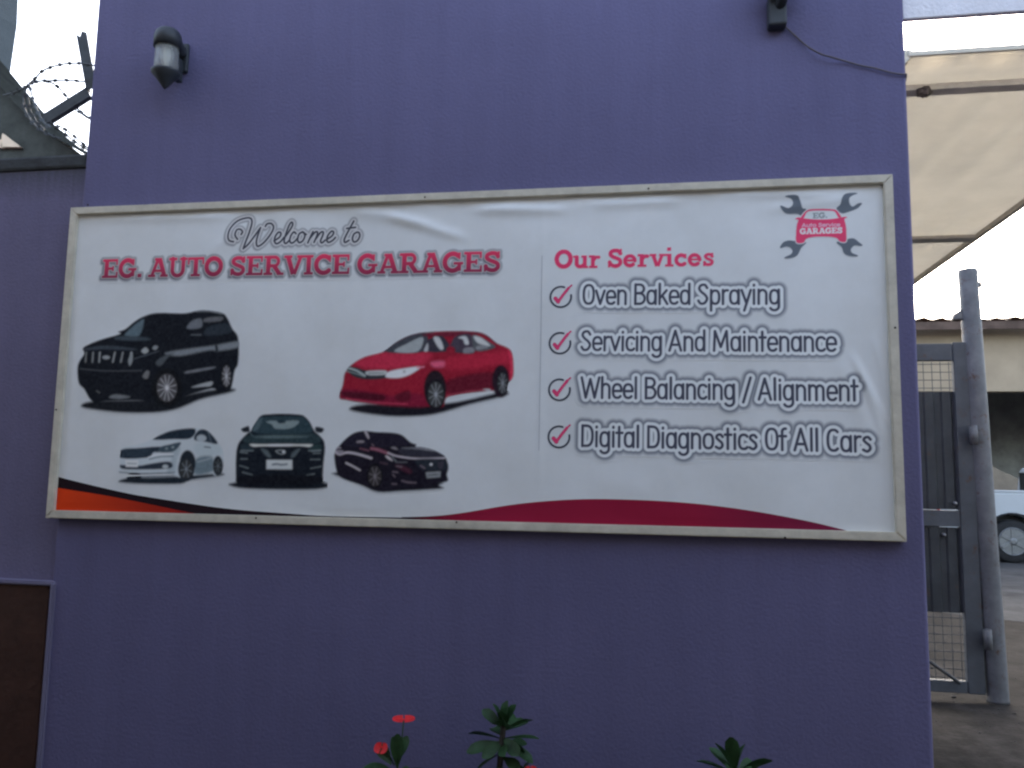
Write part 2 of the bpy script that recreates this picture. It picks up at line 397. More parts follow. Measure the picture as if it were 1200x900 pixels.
def seg_d(S, T, p, q):
    dx, dy = q[0]-p[0], q[1]-p[1]; L2 = dx*dx+dy*dy+1e-12
    h = np.clip(((S-p[0])*dx+(T-p[1])*dy)/L2, 0, 1)
    return np.hypot(S-p[0]-h*dx, T-p[1]-h*dy)
def box_d(S, T, p, q, hw):
    dx, dy = q[0]-p[0], q[1]-p[1]; L = math.hypot(dx, dy)+1e-12; dx /= L; dy /= L
    cx, cy = (p[0]+q[0])/2, (p[1]+q[1])/2
    a_ = np.abs((S-cx)*dx+(T-cy)*dy)-L/2; b_ = np.abs(-(S-cx)*dy+(T-cy)*dx)-hw
    return np.hypot(np.maximum(a_, 0), np.maximum(b_, 0))+np.minimum(np.maximum(a_, b_), 0)
def poly_d(S, T, P):
    d = np.full(S.shape, 1e9); ins = np.zeros(S.shape, bool); n = len(P)
    for i in range(n):
        p, q = P[i], P[(i+1) % n]
        d = np.minimum(d, seg_d(S, T, p, q))
        cond = (p[1] > T) != (q[1] > T)
        with np.errstate(divide='ignore', invalid='ignore'):
            xi = (q[0]-p[0])*(T-p[1])/(q[1]-p[1]+1e-15)+p[0]
        ins ^= cond & (S < xi)
    return np.where(ins, -d, d)
def smooth(P, n=5, closed=True):
    P = [np.array(p, float) for p in P]; out = []; N = len(P)
    for i in range(N if closed else N-1):
        if closed: p0, p1, p2, p3 = P[(i-1) % N], P[i], P[(i+1) % N], P[(i+2) % N]
        else: p0, p1, p2, p3 = P[max(i-1, 0)], P[i], P[i+1], P[min(i+2, N-1)]
        for k in range(n):
            t_ = k/n
            out.append(.5*(2*p1+(p2-p0)*t_+(2*p0-5*p1+4*p2-p3)*t_*t_+(3*p1-p0-3*p2+p3)*t_**3))
    if not closed: out.append(P[-1])
    return out
def sst(x, a_, b_):
    t_ = np.clip((x-a_)/(b_-a_), 0, 1); return t_*t_*(3-2*t_)
def mixc(C, c, k): return C*(1-k[..., None])+np.asarray(c)*k[..., None]
def pr(rgb, ref=(150, 160, 169)):
    """printed colour: tone seen in the photo divided by the tone of the bare vinyl beside it"""
    return np.clip(lin(rgb)/lin(ref)*WHITE, 0, .9)

# ---- lettering -----------------------------------------------------
def arc(cx, cy, rx, ry, a0, a1, n=14, sq=1.0):
    o = []
    for k in range(n+1):
        a_ = rad(a0+(a1-a0)*k/n); c_, s_ = math.cos(a_), math.sin(a_)
        o.append((cx+rx*math.copysign(abs(c_)**sq, c_), cy+ry*math.copysign(abs(s_)**sq, s_)))
    return o
XH = .70
def sans():
    G = {}; q = .8
    c = lambda *p: ('c', list(p)); e = lambda *a, **k: ('c', arc(*a, sq=q, **k))
    G['O'] = (.48, [e(.24, .5, .18, .46, 0, 360, n=24)])
    G['C'] = (.44, [e(.24, .5, .18, .46, 50, 310, n=20)])
    G['D'] = (.48, [c((.07, .02), (.07, .98)), ('c', [(.07, .97)]+arc(.2, .5, .22, .47, 90, -90, sq=q)+[(.07, .03)])])
    G['B'] = (.45, [c((.07, .02), (.07, .98)), ('c', [(.07, .97)]+arc(.22, .76, .15, .21, 90, -90)+[(.07, .55)]), ('c', [(.07, .54)]+arc(.22, .285, .18, .255, 90, -90)+[(.07, .03)])])
    G['S'] = (.42, [('c', smooth([(.35, .8), (.27, .95), (.13, .92), (.08, .76), (.16, .6), (.28, .46), (.35, .28), (.27, .07), (.13, .04), (.05, .18)], 4, False))])
    G['A'] = (.5, [c((.04, .02), (.24, .98), (.44, .02)), c((.1, .3), (.38, .3))])
    G['M'] = (.62, [c((.07, .02), (.1, .97), (.3, .2), (.5, .97), (.54, .02))])
    G['W'] = (.70, [c((.03, .98), (.18, .03), (.34, .9), (.5, .03), (.66, .98))])
    G['a'] = (.41, [e(.19, .35, .14, .32, 0, 360, n=20), c((.34, .02), (.34, .69))])
    G['d'] = (.41, [e(.19, .35, .14, .32, 0, 360, n=20), c((.34, .02), (.34, 1.0))])
    G['b'] = (.41, [e(.21, .35, .14, .32, 0, 360, n=20), c((.07, .02), (.07, 1.0))])
    G['p'] = (.41, [e(.21, .35, .14, .32, 0, 360, n=20), c((.07, -.3), (.07, .69))])
    G['g'] = (.41, [e(.19, .35, .14, .32, 0, 360, n=20), ('c', [(.34, .69), (.34, -.08)]+arc(.19, -.1, .15, .19, 0, -150))])
    G['o'] = (.40, [e(.2, .35, .15, .32, 0, 360, n=20)])
    G['c'] = (.34, [e(.2, .35, .15, .32, 45, 315, n=16)])
    G['e'] = (.39, [e(.2, .35, .15, .32, 0, 315, n=18), c((.06, .35), (.35, .35))])
    G['n'] = (.41, [c((.07, .02), (.07, .69)), ('c', arc(.2, .48, .13, .2, 180, 0)+[(.33, .02)])])
    G['h'] = (.41, [c((.07, .02), (.07, 1.0)), ('c', arc(.2, .48, .13, .2, 180, 0)+[(.33, .02)])])
    G['m'] = (.62, [c((.07, .02), (.07, .69)), ('c', arc(.185, .5, .115, .18, 180, 0)+[(.3, .02)]), ('c', arc(.415, .5, .115, .18, 180, 0)+[(.53, .02)])])
    G['r'] = (.27, [c((.07, .02), (.07, .69)), ('c', arc(.2, .48, .13, .2, 180, 75))])
    G['u'] = (.41, [('c', [(.07, .69)]+arc(.2, .22, .13, .2, 180, 360)), c((.33, .02), (.33, .69))])
    G['i'] = (.17, [c((.08, .02), (.08, .69)), c((.08, .9), (.08, .93))])
    G['l'] = (.17, [c((.08, .02), (.08, 1.0))])
    G['t'] = (.26, [c((.11, .02), (.11, .93)), c((.02, .66), (.22, .66))])
    G['f'] = (.26, [('c', [(.1, .02), (.1, .8)]+arc(.2, .84, .1, .14, 180, 80)), c((.02, .64), (.22, .64))])
    G['k'] = (.38, [c((.07, .02), (.07, 1.0)), c((.08, .3), (.31, .68)), c((.16, .43), (.34, .02))])
    G['v'] = (.37, [c((.03, .68), (.18, .03), (.33, .68))])
    G['y'] = (.37, [c((.03, .68), (.19, .06)), c((.34, .68), (.12, -.3))])
    G['s'] = (.33, [('c', smooth([(.27, .56), (.2, .66), (.1, .63), (.07, .52), (.15, .4), (.24, .29), (.26, .14), (.17, .03), (.05, .1)], 4, False))])
    G['/'] = (.34, [c((.05, -.12), (.30, 1.02))])
    G[' '] = (.20, [])
    return G
def slab():
    G = {}; h = .115; s = .07
    bx = lambda x0, y0, x1, y1, hw: ('b', (x0, y0), (x1, y1), hw)
    cv = lambda pts, hw=h: ('w', pts, hw)
    T_, B_ = 1-s, s
    G['E'] = (.86, [bx(.22, 0, .22, 1, h), bx(0, T_, .8, T_, s), bx(0, B_, .82, B_, s), bx(.2, .5, .58, .5, s), bx(.75, .68, .75, 1, .05), bx(.77, 0, .77, .33, .05), bx(.56, .36, .56, .64, .045)])
    G['G'] = (.96, [cv(arc(.46, .5, .36, .42, 48, 318, 20)), bx(.76, .06, .76, .46, .09), bx(.5, .44, .94, .44, s), bx(.76, .64, .76, .98, .05)])
    G['A'] = (1.0, [bx(.17, .05, .46, .98, .085), bx(.52, .98, .82, .05, h), bx(.25, .33, .72, .33, s), bx(-.02, B_, .36, B_, s), bx(.6, B_, 1.0, B_, s), bx(.28, T_, .58, T_, s)])
    G['U'] = (.96, [cv([(.2, .95), (.2, .4)]+arc(.47, .36, .27, .3, 180, 360, 12)+[(.74, .95)], .1), bx(.0, T_, .42, T_, s), bx(.55, T_, .94, T_, s)])
    G['T'] = (.86, [bx(.42, 0, .42, 1, h), bx(0, T_, .84, T_, s), bx(.05, .62, .05, 1, .05), bx(.79, .62, .79, 1, .05), bx(.18, B_, .66, B_, s)])
    G['O'] = (.96, [cv(arc(.47, .5, .36, .41, 0, 360, 26))])
    G['S'] = (.80, [cv(smooth([(.66, .74), (.58, .87), (.4, .91), (.2, .84), (.17, .68), (.3, .57), (.48, .49), (.64, .39), (.66, .22), (.54, .1), (.37, .08), (.2, .15), (.12, .28)], 4, False), .1), bx(.69, .68, .69, .99, .05), bx(.09, .01, .09, .34, .05)])
    G['R'] = (.98, [bx(.22, 0, .22, 1, h), cv([(.22, .92), (.5, .92)]+arc(.52, .7, .18, .22, 90, -90, 10)+[(.22, .48)], .085), bx(.48, .5, .78, .05, h), bx(0, B_, .44, B_, s), bx(.64, B_, .98, B_, s), bx(0, T_, .3, T_, s)])
    G['V'] = (.96, [bx(.16, .97, .45, .03, h), bx(.8, .97, .5, .03, .09), bx(-.02, T_, .38, T_, s), bx(.6, T_, .98, T_, s)])
    G['I'] = (.48, [bx(.22, 0, .22, 1, h), bx(0, B_, .44, B_, s), bx(0, T_, .44, T_, s)])
    G['C'] = (.86, [cv(arc(.46, .5, .36, .42, 48, 315, 20)), bx(.75, .62, .75, .98, .05)])
    G['.'] = (.30, [bx(.05, .1, .26, .1, .1)])
    G[' '] = (.32, [])
    G['u'] = (.82, [cv([(.18, .6), (.18, .26)]+arc(.37, .24, .19, .16, 180, 330, 8), .1), bx(.6, 0, .6, .68, .1), bx(0, .62, .24, .62, .06), bx(.42, .62, .66, .62, .06), bx(.6, .06, .78, .06, .06)])
    G['r'] = (.62, [bx(.2, 0, .2, .68, .1), bx(0, .62, .26, .62, .06), bx(0, .06, .44, .06, .06), cv([(.24, .42), (.34, .57), (.5, .57)], .085)])
    G['e'] = (.74, [cv(arc(.35, .34, .25, .26, 0, 312, 18), .095), bx(.16, .36, .62, .36, .055)])
    G['v'] = (.76, [bx(.15, .66, .36, .03, .095), bx(.62, .66, .4, .03, .08), bx(-.02, .62, .32, .62, .06), bx(.46, .62, .76, .62, .06)])
    G['i'] = (.46, [bx(.21, 0, .21, .68, .1), bx(0, .62, .26, .62, .06), bx(0, .06, .42, .06, .06), bx(.2, .84, .2, 1.02, .1)])
    G['c'] = (.66, [cv(arc(.35, .34, .25, .26, 50, 312, 16), .095), bx(.56, .42, .56, .66, .045)])
    G['s'] = (.62, [cv(smooth([(.48, .5), (.4, .6), (.26, .61), (.15, .53), (.2, .42), (.35, .34), (.47, .25), (.44, .12), (.3, .07), (.17, .1), (.1, .2)], 4, False), .075), bx(.49, .46, .49, .68, .045), bx(.09, .0, .09, .24, .045)])
    G['t'] = (.5, [cv([(.2, .88), (.2, .22), (.26, .09), (.42, .08)], .09), bx(.0, .62, .42, .62, .06)])
    G['o'] = (.74, [cv(arc(.35, .34, .25, .26, 0, 360, 20), .095)])
    return G
SANS, SLAB = sans(), slab()

def layout(text, font, p0, p1, capu, hw=.062):
    """text run from pixel p0 (baseline start) to p1 (baseline end); capu = pixel height of capitals.
    returns list of primitives in sign metres"""
    a_ = np.array(st(*p0)); b_ = np.array(st(*p1)); L = np.hypot(*(b_-a_))
    ex = (b_-a_)/L; ey = np.array([-ex[1], ex[0]])
    top = np.array(st(p0[0], p0[1]-capu)); cap = np.hypot(*(top-a_))
    tot = sum(font[ch][0] for ch in text); sx = L/tot
    prims, x = [], 0
    for ch in text:
        adv, gl = font[ch]
        def X(p): return a_+ex*((x+p[0])*sx)+ey*(p[1]*cap)
        k = (sx+cap)/2
        for g_ in gl:
            if g_[0] == 'c': prims.append(('c', [X(p) for p in g_[1]], hw*cap))
            elif g_[0] == 'w': prims.append(('c', [X(p) for p in g_[1]], g_[2]*k))
            else: prims.append(('b', X(g_[1]), X(g_[2]), g_[3]*(cap if abs(g_[1][1]-g_[2][1]) < .01 else k)))
        x += adv
    return prims, cap
def prim_d(S, T, prims):
    d = np.full(S.shape, 1e9); s0, t0 = S[0, 0], T[0, 0]; ds = S[0, 1]-S[0, 0]; dt = T[1, 0]-T[0, 0]; pad = .045
    for p in prims:
        pts = p[1] if p[0] == 'c' else [p[1], p[2]]
        hw = p[2] if p[0] == 'c' else p[3]
        xs = [q[0] for q in pts]; ys = [q[1] for q in pts]
        i0 = max(0, int((min(xs)-pad-s0)/ds)); i1 = min(S.shape[1], int((max(xs)+pad-s0)/ds)+2)
        j0 = max(0, int((min(ys)-pad-t0)/dt)); j1 = min(S.shape[0], int((max(ys)+pad-t0)/dt)+2)
        if i1 <= i0 or j1 <= j0: continue
        Sw, Tw = S[j0:j1, i0:i1], T[j0:j1, i0:i1]
        if p[0] == 'c':
            for a_, b_ in zip(pts, pts[1:]): d[j0:j1, i0:i1] = np.minimum(d[j0:j1, i0:i1], seg_d(Sw, Tw, a_, b_)-hw)
        else: d[j0:j1, i0:i1] = np.minimum(d[j0:j1, i0:i1], box_d(Sw, Tw, p[1], p[2], hw))
    return d
PXM = .0031                     # metres per photo pixel on the sign
def bounds(prims, m_):
    P = [q for p in prims for q in (p[1] if p[0] == 'c' else [p[1], p[2]])]
    return min(q[0] for q in P)-m_, max(q[0] for q in P)+m_, min(q[1] for q in P)-m_, max(q[1] for q in P)+m_
def sh(S, T, prims, dx, dy):     # distance field of the run moved by (dx,dy)
    return prim_d(S-dx, T-dy, prims)

# service lines: dark letters, pale outline, soft dark glow
LINES = [('Oven Baked Spraying', (682, 357), (915, 356.5), 23.5), ('Servicing And Maintenance', (680, 411), (981, 412), 23.5),
         ('Wheel Balancing / Alignment', (680.5, 466.5), (1006, 470), 24.5), ('Digital Diagnostics Of All Cars', (680, 523), (1022, 530), 25)]
for text, p0, p1, cu in LINES:
    prims, cap = layout(text, SANS, p0, p1, cu)
    def fn(S, T, prims=prims):
        d = prim_d(S, T, prims)
        C = np.broadcast_to(WHITE, S.shape+(3,)).copy()
        glow = (1-sst(d, 3.5*PXM, 9.5*PXM))
        C = mixc(C, pr((72, 80, 94)), .92*glow)
        C = mixc(C, pr((156, 167, 178)), 1-sst(d, 2.7*PXM, 4.2*PXM))
        C = mixc(C, pr((48, 53, 68)), 1-sst(d, -.35*PXM, .35*PXM))
        return C, 9.5*PXM-d
    b_ = bounds(prims, 12*PXM)
    emit('service_text', *b_, .0019, fn, 1, label="grey outlined lettering '%s'" % text)

# headings
def heading(name, text, p0, p1, cu, top, bot, outline, label):
    prims, cap = layout(text, SLAB, p0, p1, cu)
    y0 = np.array(st(*p0))[1]; sl_ = (np.array(st(*p1))[1]-y0)/(st(*p1)[0]-st(*p0)[0])
    s0_ = st(*p0)[0]
    def fn(S, T):
        d = prim_d(S, T, prims)
        C = np.broadcast_to(WHITE, S.shape+(3,)).copy()
        if outline:
            d2 = sh(S, T, prims, -1.2*PXM, -1.6*PXM)
            C = mixc(C, pr((92, 98, 108)), .85*(1-sst(np.minimum(d, d2), 1.0*PXM, 4.2*PXM)))
            C = mixc(C, pr((40, 42, 52)), .8*(1-sst(d2, -.6*PXM, 1.4*PXM)))
            C = mixc(C, pr((138, 145, 152)), .75*(1-sst(d, .6*PXM, 1.5*PXM)))
        k = np.clip((T-(y0+sl_*(S-s0_)))/cap, 0, 1)[..., None]
        red = pr(bot)*(1-k)+pr(top)*k
        m_ = 1-sst(d, -.4*PXM, .4*PXM)
        C = C*(1-m_[..., None])+red*m_[..., None]
        return C, (4.6*PXM-np.minimum(d, d2)) if outline else -d+.3*PXM
    emit(name, *bounds(prims, 9*PXM), .0019, fn, 1, label=label)
heading('heading_text', 'EG. AUTO SERVICE GARAGES', (119, 326), (587, 318.5), 22.0, (172, 44, 76), (98, 32, 58), True, "crimson slab lettering 'EG. AUTO SERVICE GARAGES'")
heading('services_heading', 'Our Services', (650, 315), (838, 311.5), 21.5, (208, 46, 84), (200, 44, 80), False, "crimson slab lettering 'Our Services'")

# script greeting
def Z(ox, oy, s): return lambda p: st(ox+p[0]/s, oy+p[1]/s)
z = Z(250, 250, 6.316)
SCR = [[(212, 160), (222, 140), (205, 122), (180, 128), (168, 165), (185, 195)], [(155, 214), (125, 205), (116, 170), (132, 115), (180, 62), (240, 38), (280, 40), (290, 75), (272, 140), (245, 210), (226, 264)],
       [(226, 264), (262, 232), (312, 165), (352, 108)], [(352, 108), (328, 180), (322, 225), (335, 246), (380, 215), (430, 150), (448, 105), (432, 78), (400, 80), (388, 98)],
       [(452, 205), (492, 178), (503, 150), (484, 142), (460, 175), (456, 210), (470, 226), (498, 212), (525, 180)], [(522, 190), (560, 140), (590, 88), (582, 68), (562, 95), (536, 165), (526, 210), (540, 224), (566, 200)],
       [(614, 152), (598, 140), (576, 168), (568, 205), (582, 222), (606, 208), (630, 180)], [(662, 140), (638, 155), (626, 195), (638, 218), (664, 205), (680, 170), (672, 145), (662, 140), (690, 158)],
       [(740, 138), (722, 175), (702, 220)], [(712, 195), (752, 145), (772, 140), (770, 165), (748, 216)], [(762, 190), (795, 145), (815, 140), (812, 165), (796, 205), (806, 220), (830, 200)],
       [(842, 195), (880, 168), (892, 142), (876, 134), (850, 165), (842, 198), (854, 216), (884, 202), (905, 180)],
       [(1040, 58), (1022, 90), (990, 150), (970, 195), (976, 216), (1004, 200)], [(988, 112), (1052, 104)], [(1062, 140), (1040, 155), (1030, 190), (1042, 212), (1068, 200), (1084, 165), (1076, 142), (1062, 140)]]
prims = [('c', [z(p) for p in smooth(s_, 6, False)], 1.0*PXM) for s_ in SCR]
def fn(S, T):
    d = prim_d(S, T, prims); d2 = sh(S, T, prims, -.8*PXM, -.8*PXM)
    C = np.broadcast_to(WHITE, S.shape+(3,)).copy()
    C = mixc(C, pr((100, 106, 115)), .9*(1-sst(np.minimum(d, d2), 2.4*PXM, 5.2*PXM)))
    C = mixc(C, pr((145, 152, 160)), 1-sst(d, 1.6*PXM, 2.8*PXM))
    C = mixc(C, pr((42, 46, 58)), 1-sst(d, -.3*PXM, .7*PXM))
    return C, 5.4*PXM-np.minimum(d, d2)
emit('greeting_text', *bounds(prims, 8*PXM), .0018, fn, 1, label="dark script lettering 'Welcome to'")

# ticks in circles
for (u, v) in ((657.3, 348.3), (656.3, 402.3), (655.6, 456.8), (655.0, 512)):
    c0 = st(u, v); K = lambda x, y: (c0[0]+x*PXM, c0[1]-y*PXM)
    ring = [('c', [K(11.6*math.cos(rad(a_)), -11.6*math.sin(rad(a_))) for a_ in range(70, 375, 10)], .85*PXM)]
    tick = [('c', [K(-6, 1.5), K(-2.8, 5.4)], 1.9*PXM), ('c', [K(-2.8, 5.2), K(3.5, -3.5), K(8.5, -9.8)], 1.35*PXM), ('c', [K(8.5, -9.8), K(12, -13)], .7*PXM)]
    def fn(S, T):
        d1 = prim_d(S, T, ring); d2 = prim_d(S, T, tick)
        C = np.broadcast_to(pr((50, 56, 68)), S.shape+(3,)).copy(); C = mixc(C, pr((205, 48, 90)), 1-sst(d2, -.2*PXM, .3*PXM))
        return C, .25*PXM-np.minimum(d1, d2)
    emit('tick_mark', c0[0]-.045, c0[0]+.05, c0[1]-.045, c0[1]+.05, .0016, fn, 1)

# thin divider
p, q = st(635.5, 300), st(631.5, 528)
emit('divider_line', q[0]-.01, p[0]+.01, q[1], p[1], .0015, lambda S, T: (pr((118, 127, 138)), .35*PXM-seg_d(S, T, p, q)), 1)

# curved bands along the foot
def band(name, pts, colf, label=None):
    P = [st(*q_) for q_ in pts]
    xs = [q_[0] for q_ in P]; ys = [q_[1] for q_ in P]
    emit(name, min(xs), max(xs), min(ys), max(ys), .004, lambda S, T: (colf(S, T), -poly_d(S, T, P)), 1 if name != 'orange_band' else 2, label)
low = [(66, 640), (0, 640), (0, 540)]
up_b = smooth([(40, 549), (64, 557.5), (140, 576), (190, 585), (265, 596), (340, 602), (385, 604.8), (470, 606.5)], 6, False)
band('black_band', [tuple(q_) for q_ in up_b]+[(470, 640), (30, 640)], lambda S, T: np.broadcast_to(pr((14, 8, 14), (125, 137, 145)), S.shape+(3,)))
up_o = smooth([(40, 567), (64, 571), (115, 579), (165, 588.5), (215, 599), (240, 604)], 6, False)
def orange(S, T):
    k = np.clip((S-.03)/.55, 0, 1)[..., None]
    return pr((146, 38, 12), (120, 132, 140))*(1-k)+pr((70, 10, 14), (120, 132, 140))*k
band('orange_band', [tuple(q_) for q_ in up_o]+[(240, 640), (30, 640)], orange)
up_r = smooth([(470, 606), (505, 605), (540, 601.4), (607, 590.6), (675, 585.2), (742, 585.7), (810, 589.7), (877, 598), (945, 610.4), (1003, 624.4), (1040, 634)], 6, False)
def maroon(S, T):
    x0_, x1_ = st(480, 600)[0], st(1000, 600)[0]
    k1 = np.clip(1-(S-x0_)/.18, 0, 1)[..., None]; k2 = np.clip((S-(x0_+.95))/.6, 0, 1)[..., None]
    c_ = pr((100, 17, 42))*(1-k2)+pr((72, 22, 50))*k2
    return c_*(1-k1)+pr((20, 10, 16))*k1
band('maroon_band', [tuple(q_) for q_ in up_r]+[(1040, 660), (470, 660)], maroon)

# crossed-spanner car logo
z = Z(910, 220, 10)
SP = [[(100, 105), (180, 88), (245, 100), (275, 160), (300, 240), (345, 258), (300, 330), (240, 306), (130, 306), (80, 280), (42, 222), (62, 214), (130, 242), (178, 218), (192, 172), (165, 128)],
      [(945, 70), (880, 64), (800, 80), (762, 130), (745, 200), (700, 250), (760, 302), (840, 286), (930, 252), (972, 220), (995, 186), (950, 190), (890, 226), (850, 190), (846, 130), (885, 96)],
      [(42, 705), (80, 640), (150, 618), (215, 624), (250, 600), (345, 640), (290, 700), (245, 788), (180, 822), (95, 828), (110, 808), (170, 780), (187, 740), (160, 702), (110, 690)],
      [(705, 640), (830, 606), (900, 598), (960, 640), (1002, 675), (980, 687), (910, 680), (868, 720), (880, 765), (948, 796), (930, 810), (850, 802), (790, 772), (762, 700)]]
SP = [[z(q_) for q_ in smooth(s_, 4)] for s_ in SP]
BODY = [z(q_) for q_ in smooth([(222, 366), (255, 348), (330, 360), (440, 372), (550, 374), (640, 370), (720, 358), (795, 344), (824, 352), (792, 372), (808, 440), (815, 540), (810, 632), (745, 634), (700, 592), (620, 576), (520, 573), (420, 578), (345, 600), (318, 642), (236, 642), (230, 540), (240, 430), (256, 380)], 4)]
ROOF = [z(q_) for q_ in smooth([(285, 350), (340, 280), (400, 256), (520, 252), (640, 256), (700, 270), (755, 345), (722, 352), (686, 290), (640, 274), (520, 270), (400, 274), (352, 292), (318, 356)], 4)]
WIN = [z(q_) for q_ in [(318, 356), (352, 285), (400, 270), (640, 270), (690, 285), (725, 352), (550, 374)]]
t1, _ = layout('EG.', SLAB, (910+42.5, 220+36), (910+59.5, 220+35.4), 6.2)
t2, _ = layout('Auto Service', SANS, (910+29.5, 220+46), (910+74.5, 220+45.4), 4.0, .09)
t3, _ = layout('GARAGES', SLAB, (910+27.5, 220+54.3), (910+77, 220+53.4), 6.6)
def fn(S, T):
    dsp = np.min([poly_d(S, T, P) for P in SP], 0); db = poly_d(S, T, BODY); dr = poly_d(S, T, ROOF); dw = poly_d(S, T, WIN)
    C = np.broadcast_to(WHITE, S.shape+(3,)).copy()
    C = mixc(C, pr((70, 80, 92)), 1-sst(dsp, -.3*PXM, .5*PXM))
    C = mixc(C, WHITE, 1-sst(np.minimum(db, np.minimum(dw, dr)), .6*PXM, 1.4*PXM))
    C = mixc(C, pr((206, 52, 86)), 1-sst(np.minimum(db, dr), -.3*PXM, .4*PXM))
    C = mixc(C, pr((80, 92, 98)), .8*(1-sst(prim_d(S, T, t1), -.3*PXM, .5*PXM)))
    C = mixc(C, pr((232, 150, 170)), .8*(1-sst(prim_d(S, T, t2), -.3*PXM, .5*PXM)))
    C = mixc(C, pr((232, 176, 186)), 1-sst(prim_d(S, T, t3), -.3*PXM, .5*PXM))
    return C, .5*PXM-np.minimum(np.minimum(dsp, db), np.minimum(dr, dw))
a_ = st(910, 312); b_ = st(1015, 222)
emit('garage_logo', a_[0], b_[0], a_[1], b_[1], .0016, fn, 1, label="red car between four grey spanners reading 'EG. Auto Service GARAGES'")

# ---- printed car pictures -------------------------------------------
class Pic:
    def __init__(s, ox, oy, sc, ref, box):
        s.f = Z(ox, oy, sc); s.u = PXM/sc; s.ref = ref; s.L = []; s.box = box
    def poly(s, pts, col, soft=1.0, sm=True, a=1.0, edge=False):
        s.L.append(('p', [s.f(p) for p in (smooth(pts, 4) if sm else pts)], pr(col, s.ref), soft*PXM, a, edge)); return s
    def line(s, pts, col, wd=1.0, soft=.8, a=1.0):
        s.L.append(('l', [s.f(p) for p in smooth(pts, 4, False)], pr(col, s.ref), wd*PXM/2, soft*PXM, a)); return s
    def ell(s, c, rx, ry, col, soft=.8, a=1.0, edge=False):
        return s.poly([(c[0]+rx*math.cos(rad(k)), c[1]+ry*math.sin(rad(k))) for k in range(0, 360, 15)], col, soft, False, a, edge)
    def wheel(s, c, rx, ry, tyre, rim, n=9, k=.78, spoke=1.0, hub=.16):
        s.ell(c, rx, ry, tyre); s.ell(c, rx*k, ry*k, tuple(int(v*.35) for v in rim), .7)
        for i in range(n):
            a_ = 2*math.pi*i/n+.3
            s.line([(c[0]+rx*k*.12*math.cos(a_), c[1]+ry*k*.12*math.sin(a_)), (c[0]+rx*k*.9*math.cos(a_), c[1]+ry*k*.9*math.sin(a_))], rim, spoke, 1.0, .6)
        s.ell(c, rx*k*hub, ry*k*hub, rim, .6, .8)
        return s
    def emit(s, label):
        def fn(S, T):
            C = np.broadcast_to(WHITE, S.shape+(3,)).copy(); lev = np.full(S.shape, -1.0)
            for l in s.L:
                if l[0] == 'p':
                    d = poly_d(S, T, l[1]); C = mixc(C, l[2], l[4]*(1-sst(d, -l[3], l[3])))
                    if l[5]: lev = np.maximum(lev, (l[3]-d)*200)
                else:
                    d = np.min([seg_d(S, T, a_, b_) for a_, b_ in zip(l[1], l[1][1:])], 0)
                    C = mixc(C, l[2], l[5]*(1-sst(d, l[3]-l[4]*.5, l[3]+l[4]*.6)))
            ker = np.array([.06, .24, .40, .24, .06])
            for ax in (0, 1):                      # the soft focus of an enlarged print
                Cp = np.pad(C, [(2, 2) if i == ax else (0, 0) for i in range(3)], 'edge')
                C = sum(k_*np.take(Cp, range(i, i+C.shape[ax]), ax) for i, k_ in enumerate(ker))
            rng = np.random.RandomState(int(s.box[0])); nz = 0
            for st_, am in ((5, .5), (2, .5)):     # uneven tones of a coarse digital print
                g_ = rng.rand(C.shape[0]//st_+2, C.shape[1]//st_+2)
                nz = nz+am*np.kron(g_, np.ones((st_, st_)))[:C.shape[0], :C.shape[1]]
            nz = (nz+np.roll(nz, 1, 0)+np.roll(nz, 1, 1)+np.roll(np.roll(nz, 1, 0), 1, 1))/4-.5
            k_ = (1-C.mean(-1)/.8)
            C = np.clip(C*(1+nz[..., None]*.35*k_[..., None])+.012*(nz*k_)[..., None], 0.004, 1)
            return C, lev
        x0, y0, x1, y1 = s.box; a_, b_, c_, d_ = st(x0, y0), st(x1, y1), st(x0, y1), st(x1, y0)
        emit('car_picture', min(a_[0], c_[0]), max(b_[0], d_[0]), min(b_[1], c_[1]), max(a_[1], d_[1]), .0021, fn, 1, label)

# black off-roader
c = Pic(80, 350, 5.4545, (122, 134, 143), (88, 352, 292, 490))
c.poly([(85, 690), (170, 655), (600, 640), (900, 585), (1052, 575), (1045, 598), (850, 645), (700, 705), (550, 730), (350, 730), (180, 712)], (10, 14, 20), 2.2, edge=True)
c.poly([(62, 450), (75, 400), (105, 352), (100, 312), (200, 266), (330, 226), (318, 212), (345, 203), (372, 190), (420, 150), (480, 115), (570, 92), (740, 95), (820, 80), (880, 75), (985, 92), (1020, 125), (1050, 190), (1085, 240), (1092, 330), (1085, 420), (1065, 460), (1050, 540), (1030, 590), (960, 595), (920, 575), (760, 620), (690, 650), (620, 668), (520, 660), (450, 650), (250, 655), (180, 667), (140, 640), (105, 580), (70, 540)], (7, 11, 18), .9, edge=True)
c.poly([(362, 236), (400, 190), (462, 142), (485, 140), (455, 235)], (52, 68, 78), 1.6)
c.poly([(300, 246), (420, 240), (520, 255), (500, 268), (330, 266)], (34, 44, 52), 1.6)
c.poly([(120, 316), (250, 300), (420, 318), (420, 330), (250, 324), (115, 330)], (32, 40, 48), 1.2)
c.poly([(762, 192), (790, 145), (850, 128), (852, 185)], (62, 70, 78), 1.2)
c.poly([(872, 150), (885, 124), (985, 116), (978, 142)], (58, 64, 70), 1.2)
c.poly([(880, 236), (900, 180), (1010, 160), (1045, 215)], (22, 30, 38), 1.6)
c.line([(820, 84), (900, 82), (985, 98)], (60, 68, 74), 1.4)
c.line([(790, 232), (850, 232)], (50, 58, 65), 1.6)
c.poly([(620, 352), (700, 332), (930, 300), (1086, 274), (1082, 312), (960, 334), (900, 330), (720, 366)], (74, 84, 92), 2.0)
c.poly([(940, 300), (955, 300), (960, 340), (945, 345)], (20, 26, 32), 1.0)
